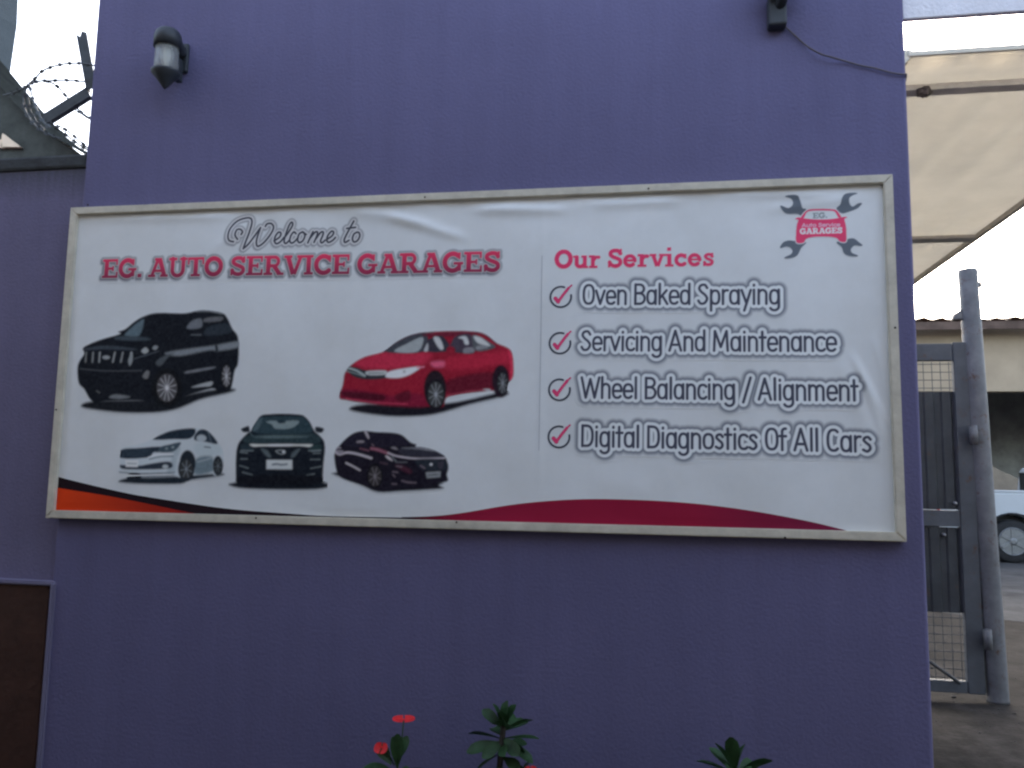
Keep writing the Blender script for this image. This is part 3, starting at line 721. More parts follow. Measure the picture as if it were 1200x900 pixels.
c.poly([(760, 464), (925, 436), (925, 448), (766, 478)], (66, 74, 82), .9)
c.poly([(790, 566), (915, 530), (916, 556), (880, 562)], (98, 108, 115), 1.1)
for x, t_ in ((118, .8), (162, .9), (205, 1), (292, 1), (342, .9), (396, 1.15)):
    c.line([(x+8 if x > 250 else x, 345), (x-4, 405)], (int(95*t_), int(105*t_), int(110*t_)), 2.1, 1.0, .8)
c.ell((245, 376), 24, 12, (88, 98, 104), 1.0)
c.poly([(385, 390), (410, 345), (412, 395), (395, 430)], (80, 90, 96), 1.0)
c.poly([(468, 335), (495, 312), (515, 335), (490, 352)], (96, 106, 112), 1.1); c.poly([(540, 318), (555, 300), (576, 308), (560, 328)], (84, 94, 100), 1.1)
c.line([(420, 385), (520, 355), (580, 335)], (40, 48, 56), 1.3)
c.poly([(560, 410), (600, 375), (680, 345), (640, 375), (590, 430)], (44, 52, 58), 1.6)
c.line([(78, 448), (240, 462), (470, 460)], (42, 48, 54), 1.2); c.poly([(476, 498), (500, 462), (520, 470), (505, 512)], (66, 72, 76), 1.2)
c.poly([(265, 632), (310, 612), (400, 628), (330, 642)], (66, 74, 80), 1.3)
c.line([(185, 590), (205, 602)], (52, 58, 62), 1.6)
c.ell((632, 572), 100, 130, (5, 8, 13)); c.wheel((632, 570), 82, 112, (7, 9, 13), (128, 137, 146), 12, .8, .9)
c.wheel((1012, 495), 34, 84, (7, 9, 13), (122, 131, 140), 10, .82, .8)
c.emit('printed picture of a black off-roader seen from the front left')

# red saloon
c = Pic(380, 370, 5.0, (140, 150, 158), (396, 383, 606, 490))
c.poly([(150, 552), (250, 518), (700, 515), (1000, 455), (1068, 448), (1062, 470), (850, 522), (650, 578), (480, 592), (320, 584)], (14, 14, 22), 2.0, edge=True)
c.poly([(92, 470), (110, 400), (120, 340), (150, 298), (175, 277), (240, 242), (350, 212), (430, 152), (520, 110), (620, 95), (760, 90), (900, 96), (955, 116), (1010, 160), (1085, 194), (1105, 250), (1110, 320), (1105, 362), (1075, 395), (1062, 450), (1020, 466), (985, 440), (740, 468), (700, 530), (650, 545), (600, 530), (400, 526), (220, 508), (130, 492), (98, 488)], (100, 17, 34), .9, edge=True)
c.poly([(185, 276), (350, 216), (620, 220), (570, 290), (380, 312), (250, 308)], (128, 30, 52), 3.5)
c.poly([(720, 250), (1000, 215), (1090, 210), (1100, 270), (1000, 290), (740, 320)], (120, 24, 44), 3.5)
c.poly([(730, 375), (1000, 330), (990, 425), (740, 462)], (66, 13, 28), 3)
c.poly([(105, 430), (240, 440), (420, 470), (560, 455), (600, 530), (400, 526), (220, 508), (98, 486)], (84, 14, 36), 3)
c.poly([(110, 445), (340, 462), (345, 498), (220, 490), (125, 475)], (52, 8, 24), 2); c.poly([(420, 465), (500, 440), (500, 500), (430, 500)], (62, 10, 26), 2)
c.line([(130, 486), (300, 508), (490, 518)], (128, 40, 62), 1.2)
c.poly([(355, 212), (430, 154), (520, 112), (600, 104), (585, 210)], (42, 47, 55), .9)
c.poly([(412, 210), (480, 166), (578, 126), (548, 210)], (108, 118, 124), .9)
c.poly([(575, 112), (690, 98), (800, 94), (890, 100), (870, 116), (740, 122), (640, 124)], (72, 20, 36), 1.5)
c.poly([(585, 208), (602, 150), (640, 126), (700, 124), (735, 205)], (34, 36, 46), 1.0)
c.poly([(640, 130), (676, 130), (700, 190), (676, 195)], (132, 140, 146), .9); c.poly([(584, 206), (606, 160), (608, 205)], (118, 126, 132), .9)
c.poly([(735, 205), (745, 160), (775, 120), (862, 114), (884, 214), (820, 222)], (46, 42, 54), 1.0)
c.poly([(786, 130), (832, 122), (850, 166), (826, 168), (815, 140)], (136, 144, 150), .8); c.poly([(822, 192), (876, 188), (878, 214), (820, 220)], (88, 92, 100), 1)
c.poly([(868, 118), (912, 122), (960, 150), (1004, 186), (890, 208)], (56, 62, 68), 1.0); c.poly([(878, 122), (920, 130), (972, 172), (960, 178), (900, 160)], (134, 142, 147), .9)
c.poly([(895, 180), (950, 176), (955, 190), (898, 200)], (92, 98, 104), 1)
c.line([(350, 213), (430, 152), (520, 112), (640, 98)], (50, 40, 50), 1.2); c.line([(890, 98), (955, 120), (1008, 162)], (60, 30, 44), 1.2)
c.ell((742, 205), 26, 26, (96, 18, 34), 1.3)
c.poly([(132, 300), (190, 305), (250, 322), (365, 335), (365, 366), (250, 374), (165, 352)], (28, 34, 40), 1.0)
c.line([(138, 306), (190, 322), (240, 352)], (116, 130, 134), 2.0); c.line([(132, 325), (190, 340), (240, 358)], (84, 98, 102), 1.4)
c.poly([(252, 326), (360, 322), (356, 346), (258, 348)], (128, 138, 143), 1.0); c.line([(262, 337), (350, 335)], (70, 78, 84), 1.0)
c.poly([(378, 330), (450, 312), (566, 298), (520, 336), (470, 358), (420, 366), (362, 360)], (192, 197, 200), .9)
c.ell((470, 328), 8, 9, (120, 125, 130), .8); c.line([(545, 305), (585, 300)], (150, 90, 110), 1.6)
c.poly([(628, 272), (700, 266), (700, 300), (640, 300)], (196, 66, 92), 2.6)
c.poly([(720, 462), (850, 440), (960, 428), (960, 436), (850, 450), (740, 474)], (104, 36, 52), 1)
c.poly([(930, 432), (970, 430), (972, 444)], (120, 128, 134), .8)
c.ell((650, 430), 66, 112, (22, 14, 22), 1.2); c.wheel((655, 462), 56, 92, (14, 14, 20), (112, 120, 128), 10, .82, .9)
c.ell((1036, 385), 52, 96, (24, 14, 24), 1.2); c.wheel((1046, 396), 34, 74, (14, 14, 20), (100, 108, 116), 9, .84, .8)
c.poly([(1078, 200), (1102, 245), (1108, 330), (1090, 385), (1088, 280)], (140, 34, 58), 1.5)
c.emit('printed picture of a red saloon car')

# white saloon
c = Pic(130, 490, 8.571, (116, 128, 137), (134, 496, 268, 570))
c.poly([(80, 637), (200, 600), (660, 585), (820, 575), (1105, 555), (1105, 580), (800, 622), (700, 660), (400, 662), (200, 655)], (12, 20, 28), 1.5, edge=True)
c.poly([(84, 545), (100, 480), (95, 430), (108, 350), (125, 298), (270, 268), (420, 214), (500, 165), (600, 125), (720, 106), (850, 99), (940, 113), (1010, 160), (1072, 235), (1112, 290), (1134, 380), (1128, 480), (1100, 572), (1040, 576), (1000, 545), (830, 570), (700, 600), (600, 558), (300, 562), (160, 558)], (110, 124, 134), .7, edge=True)
c.poly([(850, 260), (1060, 270), (1120, 350), (1000, 380), (860, 370)], (104, 120, 130), 3)
c.poly([(862, 405), (1010, 385), (1030, 470), (1010, 540), (842, 562)], (62, 78, 88), 2.4); c.line([(870, 440), (1000, 405)], (84, 98, 108), 2)
c.poly([(600, 330), (700, 300), (660, 420), (640, 540), (560, 550), (610, 420)], (96, 111, 121), 2.5)
c.poly([(425, 216), (520, 160), (640, 120), (845, 106), (802, 202), (620, 212)], (14, 24, 34), .8)
c.poly([(836, 216), (868, 135), (930, 113), (1000, 150), (1074, 256), (960, 240)], (20, 30, 40), .8); c.ell((910, 202), 50, 36, (98, 112, 122), 1.0)
c.line([(975, 130), (1010, 245)], (60, 72, 82), .8)
c.poly([(112, 318), (300, 300), (505, 288), (484, 340), (430, 345), (372, 396), (108, 402)], (17, 27, 37), .8)
for yy in (330, 352, 374): c.line([(120, yy), (250, yy-3), (400, yy-12)], (34, 46, 56), .6, .5)
c.poly([(500, 290), (600, 262), (702, 243), (665, 308), (600, 342), (480, 340)], (34, 47, 57), .9); c.ell((560, 305), 14, 12, (74, 88, 96), .8); c.ell((622, 292), 14, 12, (80, 94, 102), .8)
c.line([(380, 395), (480, 365), (625, 362)], (132, 146, 155), 1.4); c.line([(390, 412), (500, 388), (625, 384)], (70, 84, 94), 1.6)
c.poly([(285, 478), (420, 455), (590, 438), (606, 500), (400, 516), (150, 514), (98, 492), (104, 470)], (22, 30, 40), 1.0)
c.poly([(150, 420), (282, 424), (276, 492), (156, 490)], (124, 135, 142), .8, False); c.line([(172, 455), (262, 458)], (92, 104, 112), 1.6)
c.ell((548, 486), 30, 20, (100, 113, 121), 1.0)
c.line([(90, 542), (300, 556), (640, 546)], (58, 70, 80), 1.2); c.line([(940, 288), (1000, 296)], (50, 62, 72), 1.4)
c.ell((770, 450), 80, 128, (14, 21, 29), .9); c.wheel((756, 512), 82, 124, (16, 22, 29), (80, 92, 102), 7, .76, 1.0)
c.ell((240, 592), 78, 44, (13, 19, 26), .9); c.poly([(330, 570), (600, 566), (620, 590), (340, 605)], (60, 70, 78), 1.6, a=.7)
c.wheel((1076, 480), 52, 102, (16, 23, 30), (62, 73, 82), 7, .74, .8)
c.emit('printed picture of a white saloon car')

# dark green saloon, head on
c = Pic(270, 480, 9.0, (126, 139, 148), (272, 481, 384, 576))
c.poly([(50, 770), (990, 770), (970, 835), (560, 845), (100, 828)], (12, 17, 24), 1.6, edge=True)
c.poly([(58, 700), (60, 480), (80, 370), (120, 310), (190, 240), (215, 225), (260, 150), (320, 65), (420, 48), (560, 44), (740, 54), (792, 76), (842, 130), (892, 225), (942, 270), (990, 330), (1002, 420), (988, 560), (972, 760), (930, 815), (560, 826), (120, 812), (70, 780)], (10, 16, 24), .8, edge=True)
c.poly([(112, 206), (150, 185), (192, 174), (202, 230), (140, 238)], (14, 20, 28), .8, edge=True); c.poly([(902, 184), (960, 188), (992, 208), (962, 246), (905, 232)], (14, 20, 28), .8, edge=True)
c.poly([(222, 226), (300, 92), (360, 76), (560, 70), (730, 74), (790, 92), (874, 232), (600, 256), (400, 256)], (26, 42, 50), 1.0)
c.poly([(236, 222), (300, 110), (340, 95), (300, 200)], (46, 62, 70), 1.2)
c.poly([(378, 126), (480, 118), (520, 146), (600, 120), (722, 118), (712, 156), (630, 200), (480, 202), (440, 160)], (80, 97, 103), 1.2)
c.ell((545, 130), 42, 14, (20, 34, 42), 1.0)
c.poly([(190, 272), (480, 262), (880, 250), (960, 330), (850, 366), (530, 362), (230, 368), (130, 322)], (24, 38, 44), 1.4)
c.poly([(250, 290), (420, 276), (640, 276), (830, 284), (640, 298), (420, 300)], (60, 77, 82), 2.0)
c.line([(200, 240), (250, 290)], (44, 60, 66), 1.2)
c.poly([(205, 364), (330, 366), (530, 364), (740, 366), (868, 368), (842, 394), (740, 384), (530, 386), (330, 386), (244, 390)], (134, 145, 148), 1.0); c.poly([(420, 368), (640, 368), (640, 382), (420, 382)], (176, 184, 186), 1.0)
c.poly([(110, 370), (190, 372), (250, 430), (130, 430)], (22, 34, 42), 1.4); c.poly([(960, 370), (880, 376), (830, 430), (950, 430)], (24, 40, 44), 1.4)
c.poly([(318, 414), (390, 430), (430, 500), (390, 498)], (52, 64, 70), 1.4); c.poly([(742, 414), (670, 440), (640, 500), (680, 498)], (52, 64, 70), 1.4)
c.line([(478, 436), (520, 428), (575, 434), (578, 460), (545, 470), (505, 458), (478, 436)], (92, 104, 110), 1.0); c.ell((562, 446), 14, 12, (150, 160, 164), .9)
c.poly([(380, 530), (656, 530), (656, 630), (380, 628)], (122, 135, 142), .8, False); c.line([(445, 580), (490, 574), (540, 582), (598, 576)], (70, 82, 90), 2.2)
for q_ in ([(104, 448), (180, 458)], [(860, 440), (960, 432)], [(880, 462), (955, 460)], [(110, 520), (180, 520)], [(850, 526), (950, 526)], [(100, 590), (190, 618)], [(962, 600), (852, 620)], [(128, 660), (232, 688)], [(892, 678), (808, 690)], [(110, 432), (240, 434)], [(830, 434), (950, 430)]):
    c.line(q_, (82, 96, 102), 1.1, 1.0, .75)
c.poly([(140, 700), (930, 700), (900, 800), (160, 800)], (7, 10, 17), 3)
c.emit('printed picture of a dark green saloon seen head on')

# dark maroon saloon
c = Pic(385, 495, 8.0, (128, 139, 148), (388, 500, 532, 580))
c.poly([(75, 470), (200, 540), (330, 600), (470, 655), (700, 645), (1062, 622), (1040, 590), (1000, 550)], (12, 12, 20), 1.6, edge=True)
c.poly([(58, 340), (70, 262), (110, 210), (180, 140), (250, 96), (340, 80), (450, 90), (620, 99), (700, 124), (770, 185), (828, 208), (820, 228), (900, 236), (1000, 265), (1092, 320), (1115, 370), (1127, 430), (1112, 490), (1118, 552), (1000, 572), (900, 600), (700, 612), (500, 636), (430, 632), (330, 592), (180, 546), (92, 490)], (13, 12, 22), .8, edge=True)
c.poly([(660, 250), (760, 238), (900, 242), (1010, 275), (1085, 322), (800, 326), (690, 300)], (28, 30, 40), 1.4); c.poly([(690, 240), (900, 238), (1000, 268), (940, 264), (840, 250)], (82, 88, 96), 1.2)
c.poly([(390, 110), (620, 112), (700, 140), (760, 200), (640, 225), (420, 220)], (17, 16, 28), 1.0); c.poly([(130, 215), (200, 145), (260, 110), (340, 100), (370, 200), (300, 230)], (18, 18, 30), 1.0)
c.poly([(336, 84), (362, 86), (384, 140), (372, 152)], (108, 109, 118), .9); c.poly([(268, 178), (300, 170), (336, 174), (330, 188), (274, 191)], (92, 92, 100), .9)
c.line([(76, 250), (95, 235), (115, 240)], (96, 98, 108), 1.6)
c.line([(72, 278), (108, 300), (180, 282), (280, 298), (405, 336)], (118, 120, 130), 2.3, 1.2); c.poly([(76, 262), (130, 262), (150, 282), (105, 300)], (86, 88, 98), 1.3)
c.line([(168, 380), (230, 410), (298, 448)], (120, 122, 130), 1.8, .9)
c.line([(300, 245), (380, 265)], (70, 48, 60), 1.6); c.line([(405, 245), (470, 258), (560, 290)], (92, 60, 74), 3.0, 1.6); c.line([(560, 285), (640, 315), (800, 338), (960, 338), (1090, 334)], (120, 122, 132), 1.7, 1.0)
c.poly([(585, 235), (625, 232), (655, 256), (620, 252)], (88, 90, 98), 1.0); c.line([(410, 205), (430, 222)], (80, 70, 80), 1)
c.poly([(535, 312), (570, 322), (606, 360), (560, 342)], (132, 134, 142), .9); c.line([(600, 320), (640, 372)], (70, 78, 84), 1.4); c.line([(640, 375), (740, 372)], (56, 60, 68), 1.4)
c.poly([(630, 400), (690, 405), (780, 450), (760, 480), (660, 430)], (44, 22, 34), 2); c.line([(490, 375), (550, 390)], (44, 36, 46), 2)
c.poly([(820, 350), (1085, 350), (1105, 440), (900, 450)], (20, 26, 34), 1.6)
for q_ in ([(640, 410), (690, 418)], [(605, 462), (650, 468)], [(608, 490), (625, 510)], [(600, 575), (640, 578)], [(690, 545), (740, 560), (820, 566)], [(865, 405), (905, 430)]): c.line(q_, (70, 66, 76), 1.6, 1.0, .9)
c.poly([(914, 468), (1056, 458), (1050, 514), (926, 524)], (86, 94, 100), .8, False); c.line([(940, 494), (1030, 488)], (56, 62, 68), 1.6)
c.ell((965, 394), 13, 11, (150, 156, 160), .7); c.poly([(1030, 380), (1080, 370), (1070, 430), (1040, 430)], (36, 36, 46), 1.2)
c.wheel((438, 505), 74, 118, (8, 9, 14), (84, 85, 92), 8, .82, 1.0)
c.emit('printed picture of a dark maroon saloon')

# ------------------------------------------------------------------ wall lantern
pc = on_y(214, 69, -.004)
lan = thing('wall_lantern', 'black outdoor lantern with a clear glass cylinder, high on the purple wall at left', 'lantern', (pc.x, 0, pc.z))
obj('back_plate', BX((pc.x-.027, -.016, pc.z-.06), (pc.x+.027, .001, pc.z+.058), .006), M_dark, lan)
lc = (pc.x+.0, -.105, pc.z-.055)
bm = bmesh.new()
add_lathe(bm, (lc[0], lc[1], lc[2]+.044), [(.050, 0), (.050, .040), (.046, .056), (.036, .068), (.02, .076), (.006, .078)], 28)
obj('lamp_cap', bm, M_dark, lan, True)
bm = bmesh.new()
path = [(lc[0], lc[1]+.02, lc[2]+.088), (lc[0], -.05, lc[2]+.086), (lc[0], -.03, lc[2]+.078), (lc[0], -.012, lc[2]+.06)]
add_tube(bm, path, [.026, .026, .025, .023], 12); obj('lamp_arm', bm, M_dark, lan, True)
bm = bmesh.new(); add_box(bm, (lc[0]-.012, lc[1]+.03, lc[2]-.05), (lc[0]+.012, -.012, lc[2]+.04), .004)
obj('lamp_bracket', bm, M_dark, lan)
mg = bpy.data.materials.new('lantern_glass'); mg.use_nodes = True
gb = mg.node_tree.nodes['Principled BSDF']; gb.inputs['Base Color'].default_value = (.68, .70, .67, 1); gb.inputs['Roughness'].default_value = .12
gb.inputs['Transmission Weight'].default_value = .75; gb.inputs['IOR'].default_value = 1.3
gn = mg.node_tree; wv = gn.nodes.new('ShaderNodeTexWave'); wv.inputs['Scale'].default_value = 60; bpn = gn.nodes.new('ShaderNodeBump'); bpn.inputs['Strength'].default_value = .25
gn.links.new(wv.outputs['Fac'], bpn.inputs['Height']); gn.links.new(bpn.outputs[0], gb.inputs['Normal'])
bm = bmesh.new(); add_lathe(bm, lc, [(.041, -.05), (.043, -.04), (.043, .045)], 28); obj('lamp_glass', bm, mg, lan, True)
bm = bmesh.new(); add_lathe(bm, lc, [(.008, -.048), (.009, -.02), (.014, .0), (.013, .02), (.009, .042)], 14)
obj('bulb', bm, mat('bulb_glass', (.8, .8, .76), .2), lan, True)
bm = bmesh.new(); add_lathe(bm, lc, [(.003, -.118), (.012, -.108), (.034, -.078), (.052, -.060), (.053, -.052), (.045, -.049)], 28); obj('lamp_base', bm, M_dark, lan, True)

# ------------------------------------------------------------------ fitting at the top edge + its cable
p = on_y(914, 10, 0)
fit = thing('wall_light', 'dark weathered lamp fitting cut off by the top edge, with a cable leaving it', 'lamp', (p.x, 0, p.z))
a_ = on_y(901, 29, -.05); b_ = on_y(923, 29, -.05)
obj('mounting_box', BX((a_.x, -.05, a_.z), (b_.x, .001, a_.z+.11), .008), M_dark, fit)
bm = bmesh.new()
add_tube(bm, [(a_.x+.035, -.03, a_.z+.06), (a_.x+.05, -.07, a_.z+.10), (a_.x+.07, -.11, a_.z+.15)], [.02, .018, .018], 10); obj('swivel_arm', bm, M_dark, fit, True)
bm = bmesh.new(); add_box(bm, (-.075, -.045, -.05), (.075, .035, .05), .012, 3, Matrix.Rotation(rad(-28), 3, 'X'))
bmesh.ops.translate(bm, verts=bm.verts, vec=(a_.x+.045, -.10, a_.z+.155)); obj('lamp_head', bm, M_dark, fit)
bm = bmesh.new()
cab = [(918, 27), (922, 33), (930, 40), (942, 51), (952, 58), (964, 64), (975, 67), (992, 72), (1010, 77), (1026, 80), (1040, 84), (1050, 86), (1058, 87), (1062, 87)]
pp = [on_y(u, v, -.008-(.012 if i in (4, 5, 6) else 0)) for i, (u, v) in enumerate(cab)]
pp = [Vector(q_) for q_ in smooth([tuple(q_) for q_ in pp], 5, False)]
pp.append(Vector((XR+.006, .03, pp[-1].z-.003))); pp.append(Vector((XR+.006, .5, pp[-1].z-.03)))
add_tube(bm, pp, .003, 8)
tag(obj('cable', bm, mat('grey_cable', (.11, .095, .11), .6), None, True), 'thin dark cable sagging across the purple wall to its right corner', 'cable')

# ------------------------------------------------------------------ barbed wire bracket and coil over the boundary wall
YBK = .16
J = on_y(107, 104, YBK); A1 = on_y(95, 37, YBK); A2 = on_y(50, 141, YBK)
brk = thing('fence_bracket', 'bent angle iron bracket standing above the lower wall and holding coiled wire', 'bracket', (J.x, YBK, 2.79))
def angle_bar(p, q, wd, name):
    p, q = Vector(p), Vector(q); d = (q-p).normalized(); sdir = Vector((d.z, 0, -d.x))
    bm = bmesh.new()
    poly = [p+sdir*wd/2, q+sdir*wd/2-d*.012, q+sdir*wd*.1-d*.0, q-sdir*wd*.15-d*.022, q-sdir*wd/2-d*.004, p-sdir*wd/2]
    add_prism(bm, [(v.x, v.z) for v in poly], YBK-.003, YBK+.003)
    poly = [p-sdir*(wd/2-.005), q-sdir*(wd/2-.005)-d*.01, q-sdir*wd/2-d*.01, p-sdir*wd/2]
    add_prism(bm, [(v.x, v.z) for v in poly], YBK+.0032, YBK+.022)
    obj(name, bm, M_angle, brk)
angle_bar(J, A1, .047, 'upper_arm'); angle_bar(J+Vector((-.012, .0075, -.012)), A2+Vector((0, .0, 0)), .047, 'lower_arm')
def barbs(bm, path, step, r, spike):
    add_tube(bm, path, r, 6); acc = 0
    for a_, b_ in zip(path, path[1:]):
        L = (Vector(b_)-Vector(a_)).length; acc += L
        if acc > step:
            acc = 0; d = (Vector(b_)-Vector(a_)).normalized(); c0 = Vector(a_)
            n_ = Vector((random.uniform(-1, 1), random.uniform(-1, 1), random.uniform(-1, 1))).cross(d).normalized(); m_ = d.cross(n_)
            for e_ in (n_, -n_, m_, -m_):      # flat razor blades
                t_ = c0+e_*spike+d*spike*.5
                vv = [bm.verts.new(c0-d*.007), bm.verts.new(c0+d*.009), bm.verts.new(t_)]; bm.faces.new(vv)
                vv = [bm.verts.new(c0+d*.007), bm.verts.new(c0-d*.009), bm.verts.new(c0+e_*spike-d*spike*.5)]; bm.faces.new(vv)
bm = bmesh.new()
COIL = [([(113, 77), (100, 75), (88, 74), (75, 75), (62, 78), (50, 83), (43, 90), (35, 98), (30, 106), (28, 118), (30, 130), (37, 142), (46, 151), (58, 158), (72, 163)], .10, .12),
        ([(33, 100), (42, 96), (52, 95), (60, 97), (68, 102), (75, 110), (84, 120), (95, 131), (112, 144)], .12, .30),
        ([(34, 97), (37, 110), (40, 120), (45, 132), (51, 143), (60, 150)], .10, .06), ([(28, 103), (33, 116), (36, 130), (44, 144), (52, 152)], .24, .3),
        ([(4, 112), (15, 109), (26, 104), (38, 97)], .2, .12), ([(42, 95), (60, 94.5), (78, 94), (92, 95), (112, 97)], .16, .22),
        ([(58, 142), (68, 151), (80, 160), (92, 169), (106, 178)], .08, .16), ([(66, 146), (80, 154), (92, 164), (106, 176)], .2, .3), ([(80, 124), (90, 130), (100, 136), (112, 140)], .24, .2)]
for pts, ya, yb_ in COIL:
    n_ = len(pts)-1
    pw = [on_y(u, v, ya+(yb_-ya)*i/n_) for i, (u, v) in enumerate(pts)]; pw = [Vector(q_) for q_ in smooth([tuple(q_) for q_ in pw], 8, False)]
    barbs(bm, pw, .04, .0040, .012)
tag(obj('razor_wire', bm, M_wire), 'tangled razor wire coil against the sky on top of the lower wall', 'razor wire')

# ------------------------------------------------------------------ neighbour behind the boundary wall (top left)
YN = 3.2
nb = thing('neighbour_house', 'grey neighbouring house with dark sheet lean-to roof beyond the lower wall at left', 'house', (-6.2, YN, 0))
YF2 = YN+3; q0, q1, q2 = on_y(23, -40, YF2), on_y(20, 30, YF2), on_y(9, 106, YF2)
bm = bmesh.new(); add_prism(bm, [(q0.x+.05, q0.z+2), (q0.x, q0.z), (q1.x, q1.z), (q2.x, q2.z), (q2.x-.02, 0), (q2.x-6, 0), (q2.x-6, q0.z+2)], YN, YF2)
for v_ in bm.verts:
    if v_.co.y < YN+.01: v_.co.x -= .9
obj('house_wall', bm, M_grey, nb)
r1, r2, r3 = on_y(5, 100, YN-.4), on_y(60, 156, YN-.4), on_y(112, 186, YN-.4)
bm = bmesh.new()
n_ = 40
top = smooth([(r1.x-1.6, r1.z+1.75), (r1.x, r1.z), (r2.x, r2.z), (r3.x, r3.z), (r3.x+.5, r3.z-.22)], 10, False)
rows = []
for j in range(33):                      # corrugated lean-to sheet with its own thickness
    y = YN-.5+j*.014; rows.append([bm.verts.new((p_[0], y, p_[1]+.02*(j % 2))) for p_ in top])
for a_, b_ in zip(rows, rows[1:]):
    for k in range(len(top)-1): bm.faces.new((a_[k], a_[k+1], b_[k+1], b_[k]))
bmesh.ops.solidify(bm, geom=bm.faces[:], thickness=.05); obj('lean_to_roof', bm, M_lean, nb)
bm = bmesh.new()
add_prism(bm, [(p_[0], p_[1]-.02) for p_ in top]+[(top[-1][0], 0), (top[0][0], 0)], YN-.32, YN-.12)
obj('lean_to_gable', bm, M_lean, nb)
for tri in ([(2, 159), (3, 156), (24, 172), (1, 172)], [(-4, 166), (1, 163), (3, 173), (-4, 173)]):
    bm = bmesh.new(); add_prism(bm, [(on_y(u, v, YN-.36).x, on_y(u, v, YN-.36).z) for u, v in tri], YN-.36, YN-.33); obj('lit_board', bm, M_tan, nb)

# ------------------------------------------------------------------ brown panel in raised border, lower left
x1 = XL+.02
pa, pb = on_y(63, 690, .02), on_y(-120, 682, .02)
ptop = on_y(30, 684, .02).z
bp = thing('brown_panel', 'dark brown boarded panel with a raised purple border at the bottom left', 'panel', (pa.x-.5, .02, 0))
bm = bmesh.new()
add_box(bm, (pa.x-1.3, -.004, 0), (pa.x-.353, .024, ptop), .003, 1); add_box(bm, (pa.x-.351, -.004, 0), (pa.x, .024, ptop), .003, 1)
obj('boards', bm, M_brown, bp)
bm = bmesh.new(); add_prism(bm, [(pa.x-1.35, ptop), (pa.x+.008, ptop), (pa.x+.008, 0), (pa.x+.026, 0), (pa.x+.026, ptop+.004), (pa.x+.018, ptop+.016), (pa.x-1.35, ptop+.022)], .023, -.014)
bmesh.ops.bevel(bm, geom=[e for e in bm.edges if abs(e.verts[0].co.y+.014) < 1e-4 and abs(e.verts[1].co.y+.014) < 1e-4], offset=.005, segments=2, affect='EDGES')
obj('border_moulding', bm, M_border, bp)

# ------------------------------------------------------------------ canopy in the yard
ZC = 4.75
cn = thing('yard_canopy', 'beige canvas canopy roof spreading over the yard at upper right', 'canopy', (2.2, 8, 0))
fl = on_z(1066, 57, ZC); fr = on_z(1200, 65, ZC); e1 = on_z(1200, 238, ZC); e2 = on_z(1074, 331, ZC)
yf = (fl.y+fr.y)/2; xr_ = e1.x; xl_ = fl.x+.02; yb = 26
bm = bmesh.new()
nx_, ny_ = 36, 60; rows = []
for j in range(ny_+1):
    y = yf+(yb-yf)*j/ny_; rows.append([])
    for i in range(nx_+1):
        x = xl_+(xr_-xl_)*i/nx_
        sag = .05*math.sin(i/nx_*math.pi*5)**2*math.sin(j/ny_*math.pi*7)**2
        rows[-1].append(bm.verts.new((x, y, ZC+.02-sag)))
for a_, b_ in zip(rows, rows[1:]):
    for k in range(nx_): bm.faces.new((a_[k], b_[k], b_[k+1], a_[k+1]))
bmesh.ops.solidify(bm, geom=bm.faces[:], thickness=.02); obj('canvas_roof', bm, M_canvas, cn, True)
for (u, v) in ((1130, 112),):
    q_ = on_z(u, v, ZC-.12); bm = BX((xl_, q_.y-.07, ZC-.085), (xr_-.05, q_.y+.05, ZC-.035), .006); obj('cross_beam', bm, M_cbeam, cn)
q_ = on_z(1100, 284, ZC-.1); obj('cross_beam', BX((xl_, q_.y-.1, ZC-.08), (xr_-.1, q_.y+.1, ZC-.035), .006), M_cbeam, cn)
bm = BX((xr_-.05, yf, ZC-.05), (xr_+.01, yb, ZC+.03), .01); obj('edge_tube', bm, M_cbeam, cn)
bm = BX((xl_, yf-.015, ZC-.01), (xr_, yf+.012, ZC+.03), .004); obj('edge_tube', bm, M_canvas, cn)
bm = bmesh.new(); add_prism(bm, [(xl_-.06, ZC-.10), (xl_-.03, ZC+.05), (xl_+.03, ZC+.05), (xl_+.03, ZC-.0)], yf, yb); obj('edge_flap', bm, M_canvas, cn)
b1 = on_z(1083, 106, ZC-.1)
bm = bmesh.new(); add_lathe(bm, (b1.x, b1.y, ZC-.13), [(.015, -.02), (.045, -.01), (.06, .015), (.05, .04), (.02, .05)], 12)
for vv in bm.verts: vv.co += Vector((random.uniform(-.012, .012), random.uniform(-.012, .012), random.uniform(-.012, .012)))
obj('rope_bundle', bm, mat('brown_rope', (.07, .055, .048), .9, noise=(20, .4)), cn)
for yy in (7.4, 12.5, 17.6):
    bm = bmesh.new(); add_tube(bm, [(xl_+.06, yy, 0), (xl_+.06, yy, ZC-.03)], .045, 12); obj('support_post', bm, M_cbeam, cn, True)

# ------------------------------------------------------------------ gate post and gate
pb_ = on_z(1170, 823, 0); YG = pb_.y
sc_ = (on_y(1182.5, 823, YG).x-on_y(1157.5, 823, YG).x)/2
top_ = on_y(1137, 316, YG).z
post = thing('gate_post', 'tall round grey steel post standing beside the yard gate', 'post', (pb_.x, YG, 0))
bm = bmesh.new(); add_lathe(bm, (pb_.x, YG, 0), [(sc_*1.04, 0), (sc_, .02), (sc_*.99, 1.5), (sc_*.97, top_-.01), (sc_*.9, top_)], 28); obj('post_tube', bm, M_pole, post, True)
for zz in (.45, 1.9):
    bm = bmesh.new(); add_tube(bm, [(pb_.x-sc_*1.05, YG-.09, zz-.07), (pb_.x-sc_*1.05, YG-.09, zz+.07)], .028, 12)
    add_box(bm, (pb_.x-sc_*1.3, YG-.09, zz-.03), (pb_.x-sc_*.6, YG-.06, zz+.03)); obj('hinge', bm, M_pole, post, True)
